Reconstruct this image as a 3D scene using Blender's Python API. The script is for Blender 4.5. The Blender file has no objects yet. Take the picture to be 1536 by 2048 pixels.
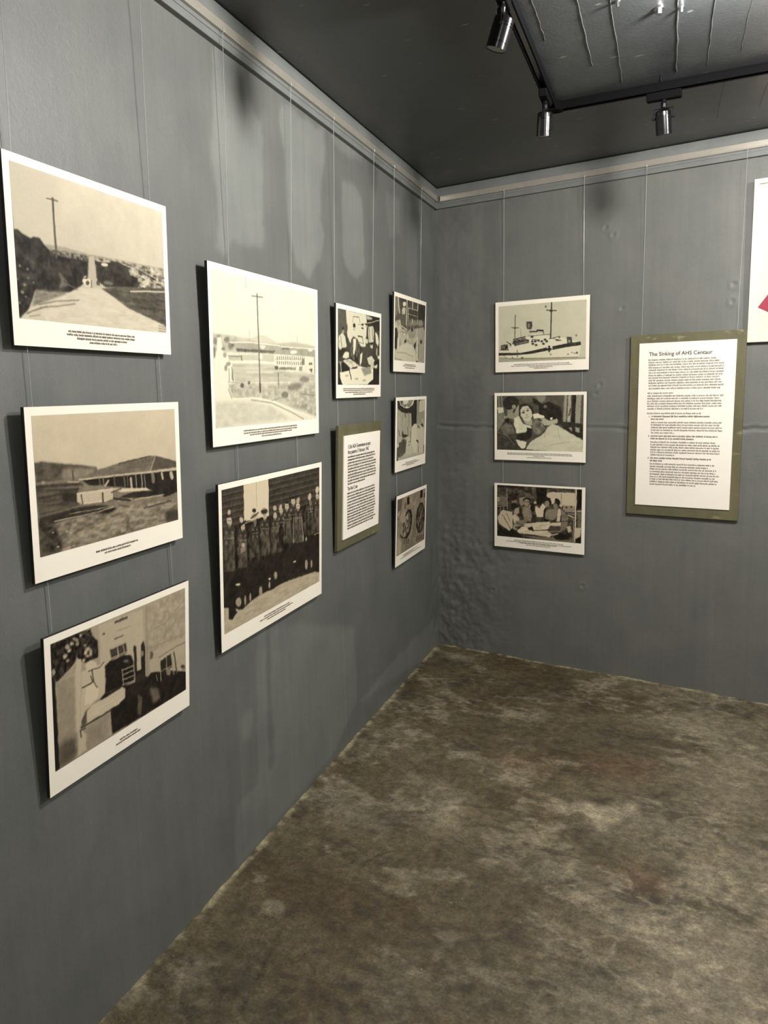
# Corner of a small museum room: grey painted concrete walls hung with old photographs on wires.
import bpy, bmesh, math, random
import numpy as np
from mathutils import Matrix, Vector

random.seed(7)
rng = np.random.default_rng(11)
SC = bpy.context.scene
COL = SC.collection

# ------------------------------------------------------------------ camera, world, exposure
R_ = Vector((0.83278, 0.553268, -0.019279)); U_ = Vector((-0.069279, 0.138705, 0.987908)); W_ = Vector((-0.549252, 0.821374, -0.153841))
cam_d = bpy.data.cameras.new('camera')
cam_d.sensor_fit = 'VERTICAL'
cam_d.sensor_height = 36.0
cam_d.lens = 1561.017 / 2048.0 * 36.0
cam_d.clip_start = 0.02
cam = bpy.data.objects.new('camera', cam_d)
COL.objects.link(cam)
cam.matrix_world = Matrix(((R_.x, U_.x, -W_.x, 2.41273), (R_.y, U_.y, -W_.y, -4.21104), (R_.z, U_.z, -W_.z, 1.62000), (0, 0, 0, 1)))
SC.camera = cam
world = bpy.data.worlds.new('world'); SC.world = world
world.use_nodes = True
world.node_tree.nodes['Background'].inputs[0].default_value = (0.5, 0.52, 0.55, 1)
world.node_tree.nodes['Background'].inputs[1].default_value = 0.02
SC.view_settings.view_transform = 'Standard'
SC.view_settings.look = 'None'
SC.view_settings.gamma = 1.0
SC.view_settings.use_curve_mapping = False
SC.view_settings.exposure = 0.2
SC.cycles.max_bounces = 5
SC.cycles.diffuse_bounces = 4
SC.cycles.glossy_bounces = 3

# ------------------------------------------------------------------ room measures (metres)
ANG = math.radians(-13.8275)                       # the left wall is not square to the back wall
D2 = Vector((math.sin(ANG), math.cos(ANG), 0))   # along the left wall, towards the corner
N2 = Vector((math.cos(ANG), -math.sin(ANG), 0))  # out of the left wall into the room
ROT_L = math.atan2(D2.y, D2.x)
ZC = 2.787      # ceiling
ZR = 2.668      # lower edge of the batten under the ceiling
XR, YR = 4.3, -6.4   # right and rear walls

def wall_pt(s, off, z): return D2 * s + N2 * off + Vector((0, 0, z))

# ------------------------------------------------------------------ helpers
def srgb(r, g, b):
    f = lambda c: (c / 255 / 12.92) if c / 255 <= 0.04045 else ((c / 255 + 0.055) / 1.055) ** 2.4
    return (f(r), f(g), f(b), 1.0)

def setp(o, label=None, cat=None, group=None, kind=None):
    if label: o['label'] = label
    if cat: o['category'] = cat
    if group: o['group'] = group
    if kind: o['kind'] = kind
    return o

def link_mesh(name, me, mat=None, parent=None):
    if mat is not None and not me.materials: me.materials.append(mat)
    o = bpy.data.objects.new(name, me); COL.objects.link(o)
    if parent is not None: o.parent = parent
    return o

def from_bm(name, bm, mat=None, parent=None, smooth=False):
    if smooth:
        bm.normal_update()
        for e in bm.edges: e.smooth = len(e.link_faces) < 2 or e.calc_face_angle(0) < .7
    me = bpy.data.meshes.new(name); bm.to_mesh(me); bm.free()
    if smooth:
        for p in me.polygons: p.use_smooth = True
    return link_mesh(name, me, mat, parent)

def empty(name, loc=(0, 0, 0), rot=(0, 0, 0)):
    o = bpy.data.objects.new(name, None); COL.objects.link(o)
    o.location = loc; o.rotation_euler = rot; o.empty_display_size = 0.05
    return o

def add_box(bm, lo, hi, bevel=0.0, mat=0):
    r = bmesh.ops.create_cube(bm, size=1.0)
    vs = r['verts']
    c = [(a + b) / 2 for a, b in zip(lo, hi)]; s = [b - a for a, b in zip(lo, hi)]
    for v in vs: v.co = Vector((c[0] + v.co.x * s[0], c[1] + v.co.y * s[1], c[2] + v.co.z * s[2]))
    if bevel:
        es = list({e for v in vs for e in v.link_edges})
        bmesh.ops.bevel(bm, geom=es, offset=bevel, segments=2, affect='EDGES', profile=0.5)

def add_tube(bm, a, b, r0, r1=None, seg=16, caps=True):
    a, b = Vector(a), Vector(b); r1 = r0 if r1 is None else r1
    d = b - a
    m = Matrix.Translation((a + b) / 2) @ d.to_track_quat('Z', 'Y').to_matrix().to_4x4()
    bmesh.ops.create_cone(bm, cap_ends=caps, segments=seg, radius1=r0, radius2=r1, depth=d.length, matrix=m)

def add_lathe(bm, prof, seg=28, axis=None):
    """prof = [(radius, z)...] spun about local z"""
    rings = []
    for r, z in prof:
        rings.append([bm.verts.new((r * math.cos(2 * math.pi * k / seg), r * math.sin(2 * math.pi * k / seg), z)) for k in range(seg)])
    for A, B in zip(rings, rings[1:]):
        for k in range(seg):
            bm.faces.new((A[k], A[(k + 1) % seg], B[(k + 1) % seg], B[k]))
    bm.faces.new(rings[-1]); bm.faces.new(rings[0][::-1])

# ------------------------------------------------------------------ raster painting on vertex grids
def vnoise(h, w, ch, cw, r=rng):
    """smooth value noise on an h x w grid with cells of ch x cw samples"""
    gh, gw = int(h / ch) + 3, int(w / cw) + 3
    g = r.random((gh, gw))
    y = np.arange(h) / ch; x = np.arange(w) / cw
    yi, xi = y.astype(int), x.astype(int)
    fy, fx = y - yi, x - xi
    fy = (fy * fy * (3 - 2 * fy))[:, None]; fx = (fx * fx * (3 - 2 * fx))[None, :]
    a = g[np.ix_(yi, xi)]; b = g[np.ix_(yi, xi + 1)]; c = g[np.ix_(yi + 1, xi)]; d = g[np.ix_(yi + 1, xi + 1)]
    return (a * (1 - fx) + b * fx) * (1 - fy) + (c * (1 - fx) + d * fx) * fy

def fbm(h, w, ch, cw, octv=4, gain=0.55):
    o = np.zeros((h, w)); a = 1.0; t = 0.0
    for k in range(octv):
        o += a * vnoise(h, w, max(ch / 2 ** k, 1.01), max(cw / 2 ** k, 1.01)); t += a; a *= gain
    return o / t

def blur(m, s):
    if s < 0.35: return m
    n = int(math.ceil(2.5 * s)); k = np.exp(-0.5 * (np.arange(-n, n + 1) / s) ** 2); k /= k.sum()
    p = np.pad(m, ((n, n), (0, 0)), mode='edge'); o = np.zeros_like(m)
    for i, w in enumerate(k): o += w * p[i:i + m.shape[0]]
    p = np.pad(o, ((0, 0), (n, n)), mode='edge'); o = np.zeros_like(m)
    for i, w in enumerate(k): o += w * p[:, i:i + m.shape[1]]
    return o

def poly_mask(X, Y, pts):
    ins = np.zeros(X.shape, bool)
    n = len(pts)
    for i in range(n):
        x0, y0 = pts[i]; x1, y1 = pts[(i + 1) % n]
        if y0 == y1: continue
        c = ((Y >= min(y0, y1)) & (Y < max(y0, y1)))
        ins ^= c & (X < x0 + (Y - y0) * (x1 - x0) / (y1 - y0))
    return ins.astype(float)

def line_mask(X, Y, pts, w):
    best = np.full(X.shape, 1e9)
    for (x0, y0), (x1, y1) in zip(pts, pts[1:]):
        dx, dy = x1 - x0, y1 - y0; L2 = dx * dx + dy * dy + 1e-9
        t = np.clip(((X - x0) * dx + (Y - y0) * dy) / L2, 0, 1)
        best = np.minimum(best, np.hypot(X - x0 - t * dx, Y - y0 - t * dy))
    return best

def pairs(a): return list(zip(a[0::2], a[1::2]))

def paint_print(ops, asp, W, seed, warp=4.0):
    """draw one old photograph as tones 0..100 on a W-wide sample grid"""
    r = np.random.default_rng(seed)
    ss = 2; w, h = W * ss, int(round(W * asp)) * ss
    px = 1000.0 / w
    T = np.zeros((h, w))
    yy, xx = np.mgrid[0:h, 0:w]; XX, YY = (xx + .5) * px, (yy + .5) * px
    for op in ops:
        k = op[0]
        if k == 'g':
            T[:] = op[1] + (op[2] - op[1]) * (YY / (1000 * asp)); continue
        pts = pairs(op[-1])
        if k == 'n' and not pts:
            x0, x1, y0, y1 = 0, w, 0, h
        else:
            pad = {'p': lambda: 3 * op[2], 'l': lambda: 3 * op[3] + op[2], 'n': lambda: 12}[k]() + 6
            xs = [p[0] for p in pts]; ys = [p[1] for p in pts]
            x0 = max(0, int((min(xs) - pad) / px)); x1 = min(w, int((max(xs) + pad) / px) + 1)
            y0 = max(0, int((min(ys) - pad) / px)); y1 = min(h, int((max(ys) + pad) / px) + 1)
            if x1 <= x0 or y1 <= y0: continue
        X, Y, S = XX[y0:y1, x0:x1], YY[y0:y1, x0:x1], (slice(y0, y1), slice(x0, x1))
        if k == 'p':
            m = blur(poly_mask(X, Y, pts), op[2] / px); T[S] += m * (op[1] - T[S])
        elif k == 'l':
            d = line_mask(X, Y, pts, op[2]); sft = max(op[3], px * .6)
            m = np.clip((op[2] / 2 - d) / sft + 0.5, 0, 1); T[S] += m * (op[1] - T[S])
        else:
            m = np.ones(X.shape) if not pts else blur(poly_mask(X, Y, pts), 6 / px)
            hh, ww = X.shape
            n = 0.65 * vnoise(hh, ww, max(op[3] / px, 1.2), max(op[2] / px, 1.2), r) + 0.35 * vnoise(hh, ww, max(op[3] / px / 2.3, 1.1), max(op[2] / px / 2.3, 1.1), r)
            T[S] += m * (n - 0.5) * 2 * op[1]
    # emulsion grain: wobble the outlines a little and mottle the tones
    wa = warp / px; c1, c2 = 26 / px, 11 / px
    gx = (vnoise(h, w, c1, c1, r) - .5) * 2 * wa + (vnoise(h, w, c2, c2, r) - .5) * wa
    gy = (vnoise(h, w, c1, c1, r) - .5) * 2 * wa + (vnoise(h, w, c2, c2, r) - .5) * wa
    xs = np.clip(xx + gx, 0, w - 1.001); ys = np.clip(yy + gy, 0, h - 1.001)
    xi, yi = xs.astype(int), ys.astype(int); fx, fy = xs - xi, ys - yi
    T = (T[yi, xi] * (1 - fx) + T[yi, xi + 1] * fx) * (1 - fy) + (T[yi + 1, xi] * (1 - fx) + T[yi + 1, xi + 1] * fx) * fy
    mott = .5 * vnoise(h, w, 30 / px, 34 / px, r) + .5 * vnoise(h, w, 12 / px, 13 / px, r) - .5
    T += mott * 13 * np.clip((78 - T) / 30, .12, 1)
    T += (r.random(T.shape) - .5) * 5
    T = T.reshape(h // ss, ss, w // ss, ss).mean((1, 3))
    return np.clip(T, 4, 92)

def to_lin(c):
    c = np.clip(c, 0, 1); return np.where(c <= .04045, c / 12.92, ((c + .055) / 1.055) ** 2.4)

def grid_mesh(name, P, colours=None, attr='tone', flip=False):
    """P: (h, w, 3) points -> quad grid mesh, optional per-point colour attribute"""
    h, w = P.shape[:2]
    idx = np.arange(h * w).reshape(h, w)
    q = np.stack([idx[:-1, :-1], idx[:-1, 1:], idx[1:, 1:], idx[1:, :-1]], -1).reshape(-1, 4)
    if flip: q = q[:, ::-1]
    me = bpy.data.meshes.new(name)
    me.vertices.add(h * w); me.vertices.foreach_set('co', P.reshape(-1).astype(np.float32))
    me.loops.add(q.size); me.loops.foreach_set('vertex_index', q.reshape(-1).astype(np.int32))
    me.polygons.add(len(q)); me.polygons.foreach_set('loop_start', np.arange(0, q.size, 4, dtype=np.int32))
    me.polygons.foreach_set('use_smooth', np.ones(len(q), bool))
    me.update(calc_edges=True)
    if colours is not None:
        a = me.attributes.new(attr, 'FLOAT_COLOR', 'POINT')
        c = np.ones((h * w, 4), np.float32); c[:, :3] = colours.reshape(-1, 3)
        a.data.foreach_set('color', c.reshape(-1))
    return me

# ------------------------------------------------------------------ materials
class NT:
    def __init__(self, name):
        self.m = bpy.data.materials.new(name); self.m.use_nodes = True
        self.t = self.m.node_tree; self.b = self.t.nodes['Principled BSDF']
    def n(self, typ, **kw):
        x = self.t.nodes.new(typ)
        for k, v in kw.items(): setattr(x, k, v)
        return x
    def l(self, a, b): self.t.links.new(a, b)
    def coord(self, scale=(1, 1, 1)):
        tc = self.n('ShaderNodeTexCoord'); mp = self.n('ShaderNodeMapping'); mp.inputs['Scale'].default_value = scale
        self.l(tc.outputs['Object'], mp.inputs['Vector']); return mp.outputs['Vector']
    def noise(self, scale, detail=4, rough=.6, vec=None):
        x = self.n('ShaderNodeTexNoise'); x.inputs['Scale'].default_value = scale; x.inputs['Detail'].default_value = detail; x.inputs['Roughness'].default_value = rough
        if vec is not None: self.l(vec, x.inputs['Vector'])
        return x.outputs['Fac']
    def ramp(self, fac, stops):
        x = self.n('ShaderNodeValToRGB'); e = x.color_ramp.elements
        while len(e) < len(stops): e.new(.5)
        for el, (p, c) in zip(e, stops): el.position = p; el.color = c
        self.l(fac, x.inputs['Fac']); return x.outputs['Color']
    def mix(self, mode, fac, a, b):
        x = self.n('ShaderNodeMix', data_type='RGBA', blend_type=mode)
        for s, v in ((x.inputs[0], fac), (x.inputs[6], a), (x.inputs[7], b)):
            if hasattr(v, 'links'): self.l(v, s)
            else: s.default_value = v
        return x.outputs[2]
    def bump(self, height, strength=.3, dist=.01):
        x = self.n('ShaderNodeBump'); x.inputs['Strength'].default_value = strength; x.inputs['Distance'].default_value = dist
        self.l(height, x.inputs['Height']); self.l(x.outputs['Normal'], self.b.inputs['Normal'])

def plain(name, col, rough=.5, metal=0.0, noise=0.0, nscale=40, spec=.5):
    N = NT(name)
    N.b.inputs['Roughness'].default_value = rough; N.b.inputs['Metallic'].default_value = metal
    N.b.inputs['Specular IOR Level'].default_value = spec
    if noise:
        f = N.noise(nscale, 3, .6, N.coord())
        g = 1 - noise; N.l(N.ramp(f, [(.3, tuple(c * g for c in col[:3]) + (1,)), (.7, tuple(min(1, c * (1 + noise)) for c in col[:3]) + (1,))]), N.b.inputs['Base Color'])
    else: N.b.inputs['Base Color'].default_value = col
    return N.m

def emitter(name, col, strength):
    N = NT(name); N.b.inputs['Base Color'].default_value = col
    N.b.inputs['Emission Color'].default_value = col; N.b.inputs['Emission Strength'].default_value = strength
    return N.m

def attr_material(name, attr, rough, spec=.5):
    N = NT(name); a = N.n('ShaderNodeAttribute'); a.attribute_name = attr
    N.l(a.outputs['Color'], N.b.inputs['Base Color']); N.b.inputs['Roughness'].default_value = rough
    N.b.inputs['Specular IOR Level'].default_value = spec
    return N.m

def wall_material():
    """semi-gloss grey masonry paint: patch colour from the grid, brushed grain, orange-peel relief"""
    N = NT('grey_wall_paint')
    a = N.n('ShaderNodeAttribute'); a.attribute_name = 'paint'
    v = N.coord(); vs = N.coord((30, 30, 1.2))
    g1 = N.noise(5, 5, .6, v); g2 = N.noise(1.0, 4, .6, vs); g3 = N.noise(220, 3, .7, v)
    c = N.mix('MULTIPLY', 1.0, a.outputs['Color'], N.ramp(g1, [(.3, (.88, .89, .9, 1)), (.7, (1.08, 1.07, 1.05, 1))]))
    c = N.mix('MULTIPLY', .5, c, N.ramp(g2, [(.35, (.9, .9, .9, 1)), (.65, (1.08, 1.08, 1.08, 1))]))
    c = N.mix('MULTIPLY', .5, c, N.ramp(g3, [(.3, (.86, .86, .86, 1)), (.7, (1.14, 1.14, 1.14, 1))]))
    N.l(c, N.b.inputs['Base Color'])
    r = N.n('ShaderNodeMapRange'); N.l(g1, r.inputs['Value']); r.inputs['To Min'].default_value = .42; r.inputs['To Max'].default_value = .6
    N.l(r.outputs['Result'], N.b.inputs['Roughness'])
    h = N.n('ShaderNodeMath', operation='ADD'); h2 = N.n('ShaderNodeMath', operation='MULTIPLY')
    N.l(N.noise(38, 5, .65, v), h2.inputs[0]); h2.inputs[1].default_value = 2.0
    N.l(h2.outputs[0], h.inputs[0]); N.l(g3, h.inputs[1])
    N.bump(h.outputs[0], .12, .006)
    return N.m

def plain_wall_material():
    N = NT('grey_wall_paint_far'); v = N.coord()
    N.l(N.ramp(N.noise(4, 5, .6, v), [(.3, srgb(104, 106, 104)), (.7, srgb(116, 117, 114))]), N.b.inputs['Base Color'])
    N.b.inputs['Roughness'].default_value = .5
    N.bump(N.noise(60, 5, .6, v), .15, .006)
    return N.m

def floor_material():
    N = NT('bare_worn_concrete')
    a = N.n('ShaderNodeAttribute'); a.attribute_name = 'stain_and_shade'
    v = N.coord()
    f1 = N.noise(26, 8, .72, v); f2 = N.noise(110, 5, .7, v); f3 = N.noise(9, 8, .7, v)
    c = N.mix('MULTIPLY', 1.0, a.outputs['Color'], N.ramp(f1, [(.3, (.5, .5, .49, 1)), (.5, (.95, .95, .94, 1)), (.72, (1.62, 1.6, 1.55, 1))]))
    c = N.mix('MULTIPLY', 1.0, c, N.ramp(f3, [(.33, (.74, .73, .7, 1)), (.66, (1.26, 1.27, 1.28, 1))]))
    c = N.mix('MULTIPLY', .8, c, N.ramp(f2, [(.3, (.55, .55, .55, 1)), (.7, (1.5, 1.5, 1.5, 1))]))
    # pale grit and dark pits
    vo = N.n('ShaderNodeTexVoronoi'); vo.inputs['Scale'].default_value = 34; N.l(v, vo.inputs['Vector'])
    grit = N.ramp(vo.outputs['Distance'], [(.05, (1, 1, 1, 1)), (.1, (0, 0, 0, 1))])
    gm = N.n('ShaderNodeMath', operation='MULTIPLY'); N.l(grit, gm.inputs[0]); N.l(N.ramp(N.noise(7, 3, .6, v), [(.56, (0, 0, 0, 1)), (.68, (1, 1, 1, 1))]), gm.inputs[1])
    c = N.mix('MIX', gm.outputs[0], c, srgb(176, 166, 142))
    vp = N.n('ShaderNodeTexVoronoi'); vp.inputs['Scale'].default_value = 21; N.l(N.coord((1, 1, 3)), vp.inputs['Vector'])
    pit = N.ramp(vp.outputs['Distance'], [(.045, (1, 1, 1, 1)), (.09, (0, 0, 0, 1))])
    pm = N.n('ShaderNodeMath', operation='MULTIPLY'); N.l(pit, pm.inputs[0]); N.l(N.ramp(N.noise(5, 3, .6, N.coord((1.3, .8, 1))), [(.55, (0, 0, 0, 1)), (.62, (1, 1, 1, 1))]), pm.inputs[1])
    c = N.mix('MIX', pm.outputs[0], c, srgb(46, 40, 32))
    N.l(c, N.b.inputs['Base Color'])
    N.l(N.ramp(f3, [(.3, (.5, .5, .5, 1)), (.7, (.8, .8, .8, 1))]), N.b.inputs['Roughness'])
    h = N.n('ShaderNodeMath', operation='ADD'); N.l(f1, h.inputs[0]); N.l(f3, h.inputs[1])
    N.bump(h.outputs[0], .7, .014)
    return N.m

def ceiling_material():
    N = NT('dark_ceiling_paint'); v = N.coord()
    f = N.noise(3.2, 6, .65, v); g = N.noise(90, 4, .6, v)
    c = N.ramp(f, [(.3, srgb(62, 65, 66)), (.7, srgb(74, 77, 79))])
    vo = N.n('ShaderNodeTexVoronoi'); vo.inputs['Scale'].default_value = 6; N.l(N.coord((1, 2.4, 1)), vo.inputs['Vector'])
    wv = N.n('ShaderNodeMath', operation='ADD'); N.l(vo.outputs['Distance'], wv.inputs[0]); N.l(N.ramp(N.noise(30, 6, .7, v), [(.35, (0, 0, 0, 1)), (.7, (.16, .16, .16, 1))]), wv.inputs[1])
    sp = N.ramp(wv.outputs[0], [(.10, (.75, .75, .75, 1)), (.17, (0, 0, 0, 1))])
    c = N.mix('MIX', sp, c, srgb(138, 138, 130)); N.l(c, N.b.inputs['Base Color'])
    N.l(N.ramp(f, [(.3, (.3, .3, .3, 1)), (.7, (.44, .44, .44, 1))]), N.b.inputs['Roughness']); N.b.inputs['Specular IOR Level'].default_value = .55
    h = N.n('ShaderNodeMath', operation='ADD'); N.l(N.noise(12, 6, .7, v), h.inputs[0]); N.l(g, h.inputs[1])
    N.bump(h.outputs[0], .12, .008)
    return N.m

def olive_material():
    N = NT('worn_olive_board_paint'); v = N.coord((1, 1, .45)); v2 = N.coord((1.0, 1.0, 2.2))
    c = N.ramp(N.noise(7, 6, .65, v), [(.3, srgb(84, 80, 56)), (.7, srgb(108, 104, 76))])
    sc = N.ramp(N.noise(9, 8, .7, v2), [(.6, (0, 0, 0, 1)), (.68, (.7, .7, .7, 1))])
    c = N.mix('MIX', sc, c, srgb(150, 143, 108)); N.l(c, N.b.inputs['Base Color'])
    N.b.inputs['Roughness'].default_value = .55
    N.bump(N.noise(60, 4, .6, v), .15, .003)
    return N.m

M = dict(
    wall=wall_material(), wall_far=plain_wall_material(), floor=floor_material(), ceiling=ceiling_material(),
    batten=plain('grey_batten_paint', srgb(112, 114, 112), .5, noise=.08, nscale=12),
    rail=plain('satin_aluminium', srgb(188, 182, 170), .36, .6, noise=.05, nscale=30),
    wire=plain('clear_nylon_wire', srgb(176, 178, 174), .25),
    edge=plain('black_board_edge', srgb(30, 30, 29), .6, noise=.1, nscale=50),
    paper=plain('cream_print_paper', srgb(248, 240, 222), .55, noise=.012, nscale=6, spec=.3),
    paper2=plain('cream_text_sheet', srgb(248, 240, 226), .6, noise=.012, nscale=6, spec=.3),
    ink=plain('soft_black_ink', srgb(98, 90, 79), .6), caption=plain('grey_caption_ink', srgb(112, 103, 90), .6), ink_dark=plain('black_ink', srgb(44, 40, 37), .6),
    olive=olive_material(),
    black=plain('gloss_black_metal', srgb(14, 14, 15), .2, .0, noise=.05, nscale=60), dark=plain('satin_black_plastic', srgb(9, 9, 10), .85, noise=.06, nscale=60, spec=.05),
    lens=plain('frosted_lens_glass', srgb(126, 124, 116), .3), steel=plain('zinc_bolt', srgb(170, 170, 168), .3, 1.0, noise=.08, nscale=80),
    white=plain('white_frame_paint', srgb(222, 215, 198), .45, noise=.012, nscale=8), mat=plain('cream_mount_card', srgb(218, 207, 191), .6, noise=.012, nscale=8), red=plain('crimson_print_ink', srgb(150, 42, 60), .55, noise=.03, nscale=20),
    print_=attr_material('photographic_print', 'tone', .55, .12),
    shade=emitter('opal_lamp_glass', (1.0, .95, .88, 1), 1.0),
)

# ------------------------------------------------------------------ wall grids
def smoothstep(a, b, x):
    t = np.clip((x - a) / (b - a), 0, 1); return t * t * (3 - 2 * t)

PAINT = np.array(srgb(99, 101, 97)[:3])
PATCHES = [(1, [(-2.415, 2.679), (-2.335, 2.683), (-2.226, 2.676), (-2.222, 2.582), (-2.174, 2.536), (-2.131, 2.53), (-2.148, 2.21), (-2.145, 2.111), (-2.373, 2.103), (-2.415, 2.046), (-2.466, 2.061), (-2.449, 2.154), (-2.457, 2.339), (-2.44, 2.596)]), (1, [(-1.988, 2.631), (-1.933, 2.648), (-1.837, 2.637), (-1.612, 2.667), (-1.599, 2.589), (-1.636, 2.476), (-1.669, 2.3), (-1.623, 2.25), (-1.68, 2.144), (-1.791, 2.053), (-1.911, 2.093), (-1.967, 2.245), (-1.961, 2.493), (-2.008, 2.573)]), (0.8, [(-1.525, 2.662), (-1.378, 2.672), (-1.171, 2.67), (-1.197, 2.638), (-1.403, 2.618), (-1.507, 2.629)]), (1, [(-1.423, 2.499), (-1.287, 2.522), (-1.195, 2.488), (-1.189, 2.391), (-1.176, 2.172), (-1.292, 2.113), (-1.428, 2.159), (-1.433, 2.345)]), (0.7, [(-0.864, 2.58), (-0.648, 2.591), (-0.64, 2.418), (-0.817, 2.364)]), (0.4, [(-0.522, 2.617), (-0.371, 2.622), (-0.36, 2.008), (-0.546, 2.099)]), (0.6, [(-2.227, 0.784), (-1.421, 0.545), (-1.403, 0.17), (-1.659, 0.047), (-1.901, 0.036), (-2.533, 0.016), (-2.541, 0.131), (-2.499, 0.224), (-2.37, 0.234), (-2.347, 0.483), (-2.326, 0.813)]), (-0.7, [(-2.244, 0.789), (-2.218, 0.781), (-2.228, 0.254), (-2.284, 0.235)]), (0.6, [(-2.454, 0.536), (-2.391, 0.535), (-2.37, 0.509), (-2.402, 0.422), (-2.456, 0.433)]), (0.6, [(-1.404, 0.154), (-0.716, 0.192), (-0.077, 0.207), (0.077, 0.009), (-0.236, 0.005)]), (-0.35, [(-2.252, 2.667), (-2.185, 2.697), (-2.093, 2.673), (-2.101, 2.583), (-2.174, 2.536), (-2.225, 2.545)])]      # touched-up paint on the left wall, last one a painted spotlight shadow: (strength, outline in metres along / up the wall)

def build_wall_left():
    s = np.concatenate([np.linspace(-6.6, -3.95, 40)[:-1], np.linspace(-3.95, 0, 396)])
    z = np.linspace(0, ZC, 280)
    S, Z = np.meshgrid(s, z)
    h, w = S.shape
    v = np.zeros((h, w))
    wob_s = (fbm(h, w, 14, 10, 3) - .5) * .05; wob_z = (fbm(h, w, 10, 14, 3) - .5) * .05
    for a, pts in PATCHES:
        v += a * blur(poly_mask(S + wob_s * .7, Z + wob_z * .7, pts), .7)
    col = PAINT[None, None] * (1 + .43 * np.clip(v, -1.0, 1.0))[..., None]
    col *= (1 + .10 * (fbm(h, w, 60, 30, 4)[..., None] - .5)) * np.array([1.0, 1.0, 1.0])
    # damp, scuffed foot of the wall and old board seams
    for sx in (-3.02, -2.47, -2.1, -1.55, -1.06, -.62, -.3):
        col *= (1 + .09 * np.exp(-((S + wob_s * .2 - sx) / .006) ** 2))[..., None]
    off = (fbm(h, w, 90, 90, 4) - .5) * .008 + (fbm(h, w, 16, 10, 3) - .5) * .0018
    rough = smoothstep(-.32, -.05, S) * (.35 + .65 * smoothstep(1.3, .2, Z))
    off += rough * (fbm(h, w, 7, 6, 3) - .5) * .014
    off *= smoothstep(0, -.03, S) * smoothstep(ZC, ZC - .03, Z)
    P = np.empty((h, w, 3))
    P[..., 0] = D2.x * S + N2.x * off; P[..., 1] = D2.y * S + N2.y * off; P[..., 2] = Z
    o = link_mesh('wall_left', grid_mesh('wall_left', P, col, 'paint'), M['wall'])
    return setp(o, 'grey painted concrete wall with lighter touched-up paint patches, hung with four columns', kind='structure')

def build_wall_back():
    x = np.concatenate([np.linspace(0, 2.3, 231), np.linspace(2.3, XR, 30)[1:]])
    z = np.linspace(0, ZC, 280)
    X, Z = np.meshgrid(x, z)
    h, w = X.shape
    wob = (fbm(h, w, 14, 10, 3) - .5) * .06
    col = PAINT[None, None] * np.array([1.17, 1.14, 1.12]) * (1 + .10 * (fbm(h, w, 60, 40, 4)[..., None] - .5))  # tinted lighter and warmer than the left wall, imitating lamp light from the right
    st = blur(poly_mask(X + wob, Z, [(.3, 2.66), (.42, 2.66), (.4, 1.9), (.3, 1.75), (.12, 1.65), (.1, 1.2), (.22, 1.15), (.34, 1.6)]), 1.2)
    col *= (1 - .12 * st)[..., None]
    off = (fbm(h, w, 90, 90, 4) - .5) * .008 + (fbm(h, w, 16, 10, 3) - .5) * .0018
    # crumbly plaster low in the corner and pitted render
    rough = smoothstep(.62, .1, X) * (.25 + .75 * smoothstep(1.05, .35, Z)) + .5 * np.exp(-((X - .4) / .28) ** 2 - ((Z - .62) / .12) ** 2)
    off += rough * (fbm(h, w, 4, 4, 3, .7) - .5) * .02
    # old pour line across the wall
    zc = 1.395 + (fbm(1, w, 2, 9, 3)[0] - .5) * .03 - .006 * smoothstep(.9, 1.2, x) + .008 * smoothstep(1.5, 1.8, x)
    off += -.013 * np.exp(-((Z - zc[None, :]) / .007) ** 2) * (.4 + .9 * vnoise(h, w, 300, 8)) + .004 * np.exp(-((Z - zc[None, :] - .012) / .006) ** 2)
    for px, pz in [(1.031, 2.441), (1.072, 2.399), (1.127, 2.022), (1.019, 1.627), (.998, 1.579), (1.669, 2.098), (1.666, 2.016), (.771, .736), (.944, .5), (.382, .405), (.42, 1.52), (1.3, 1.2)]:
        r = np.hypot(X - px, Z - pz); off += -.007 * np.exp(-(r / .009) ** 2) + .004 * np.exp(-((r - .017) / .007) ** 2)
    off *= smoothstep(0, .03, X) * smoothstep(ZC, ZC - .03, Z)
    P = np.stack([X, -off, Z], -1)
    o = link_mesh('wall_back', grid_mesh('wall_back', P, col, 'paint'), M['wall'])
    return setp(o, 'grey painted concrete wall with a ragged pour line and pitted plaster', kind='structure')

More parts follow.
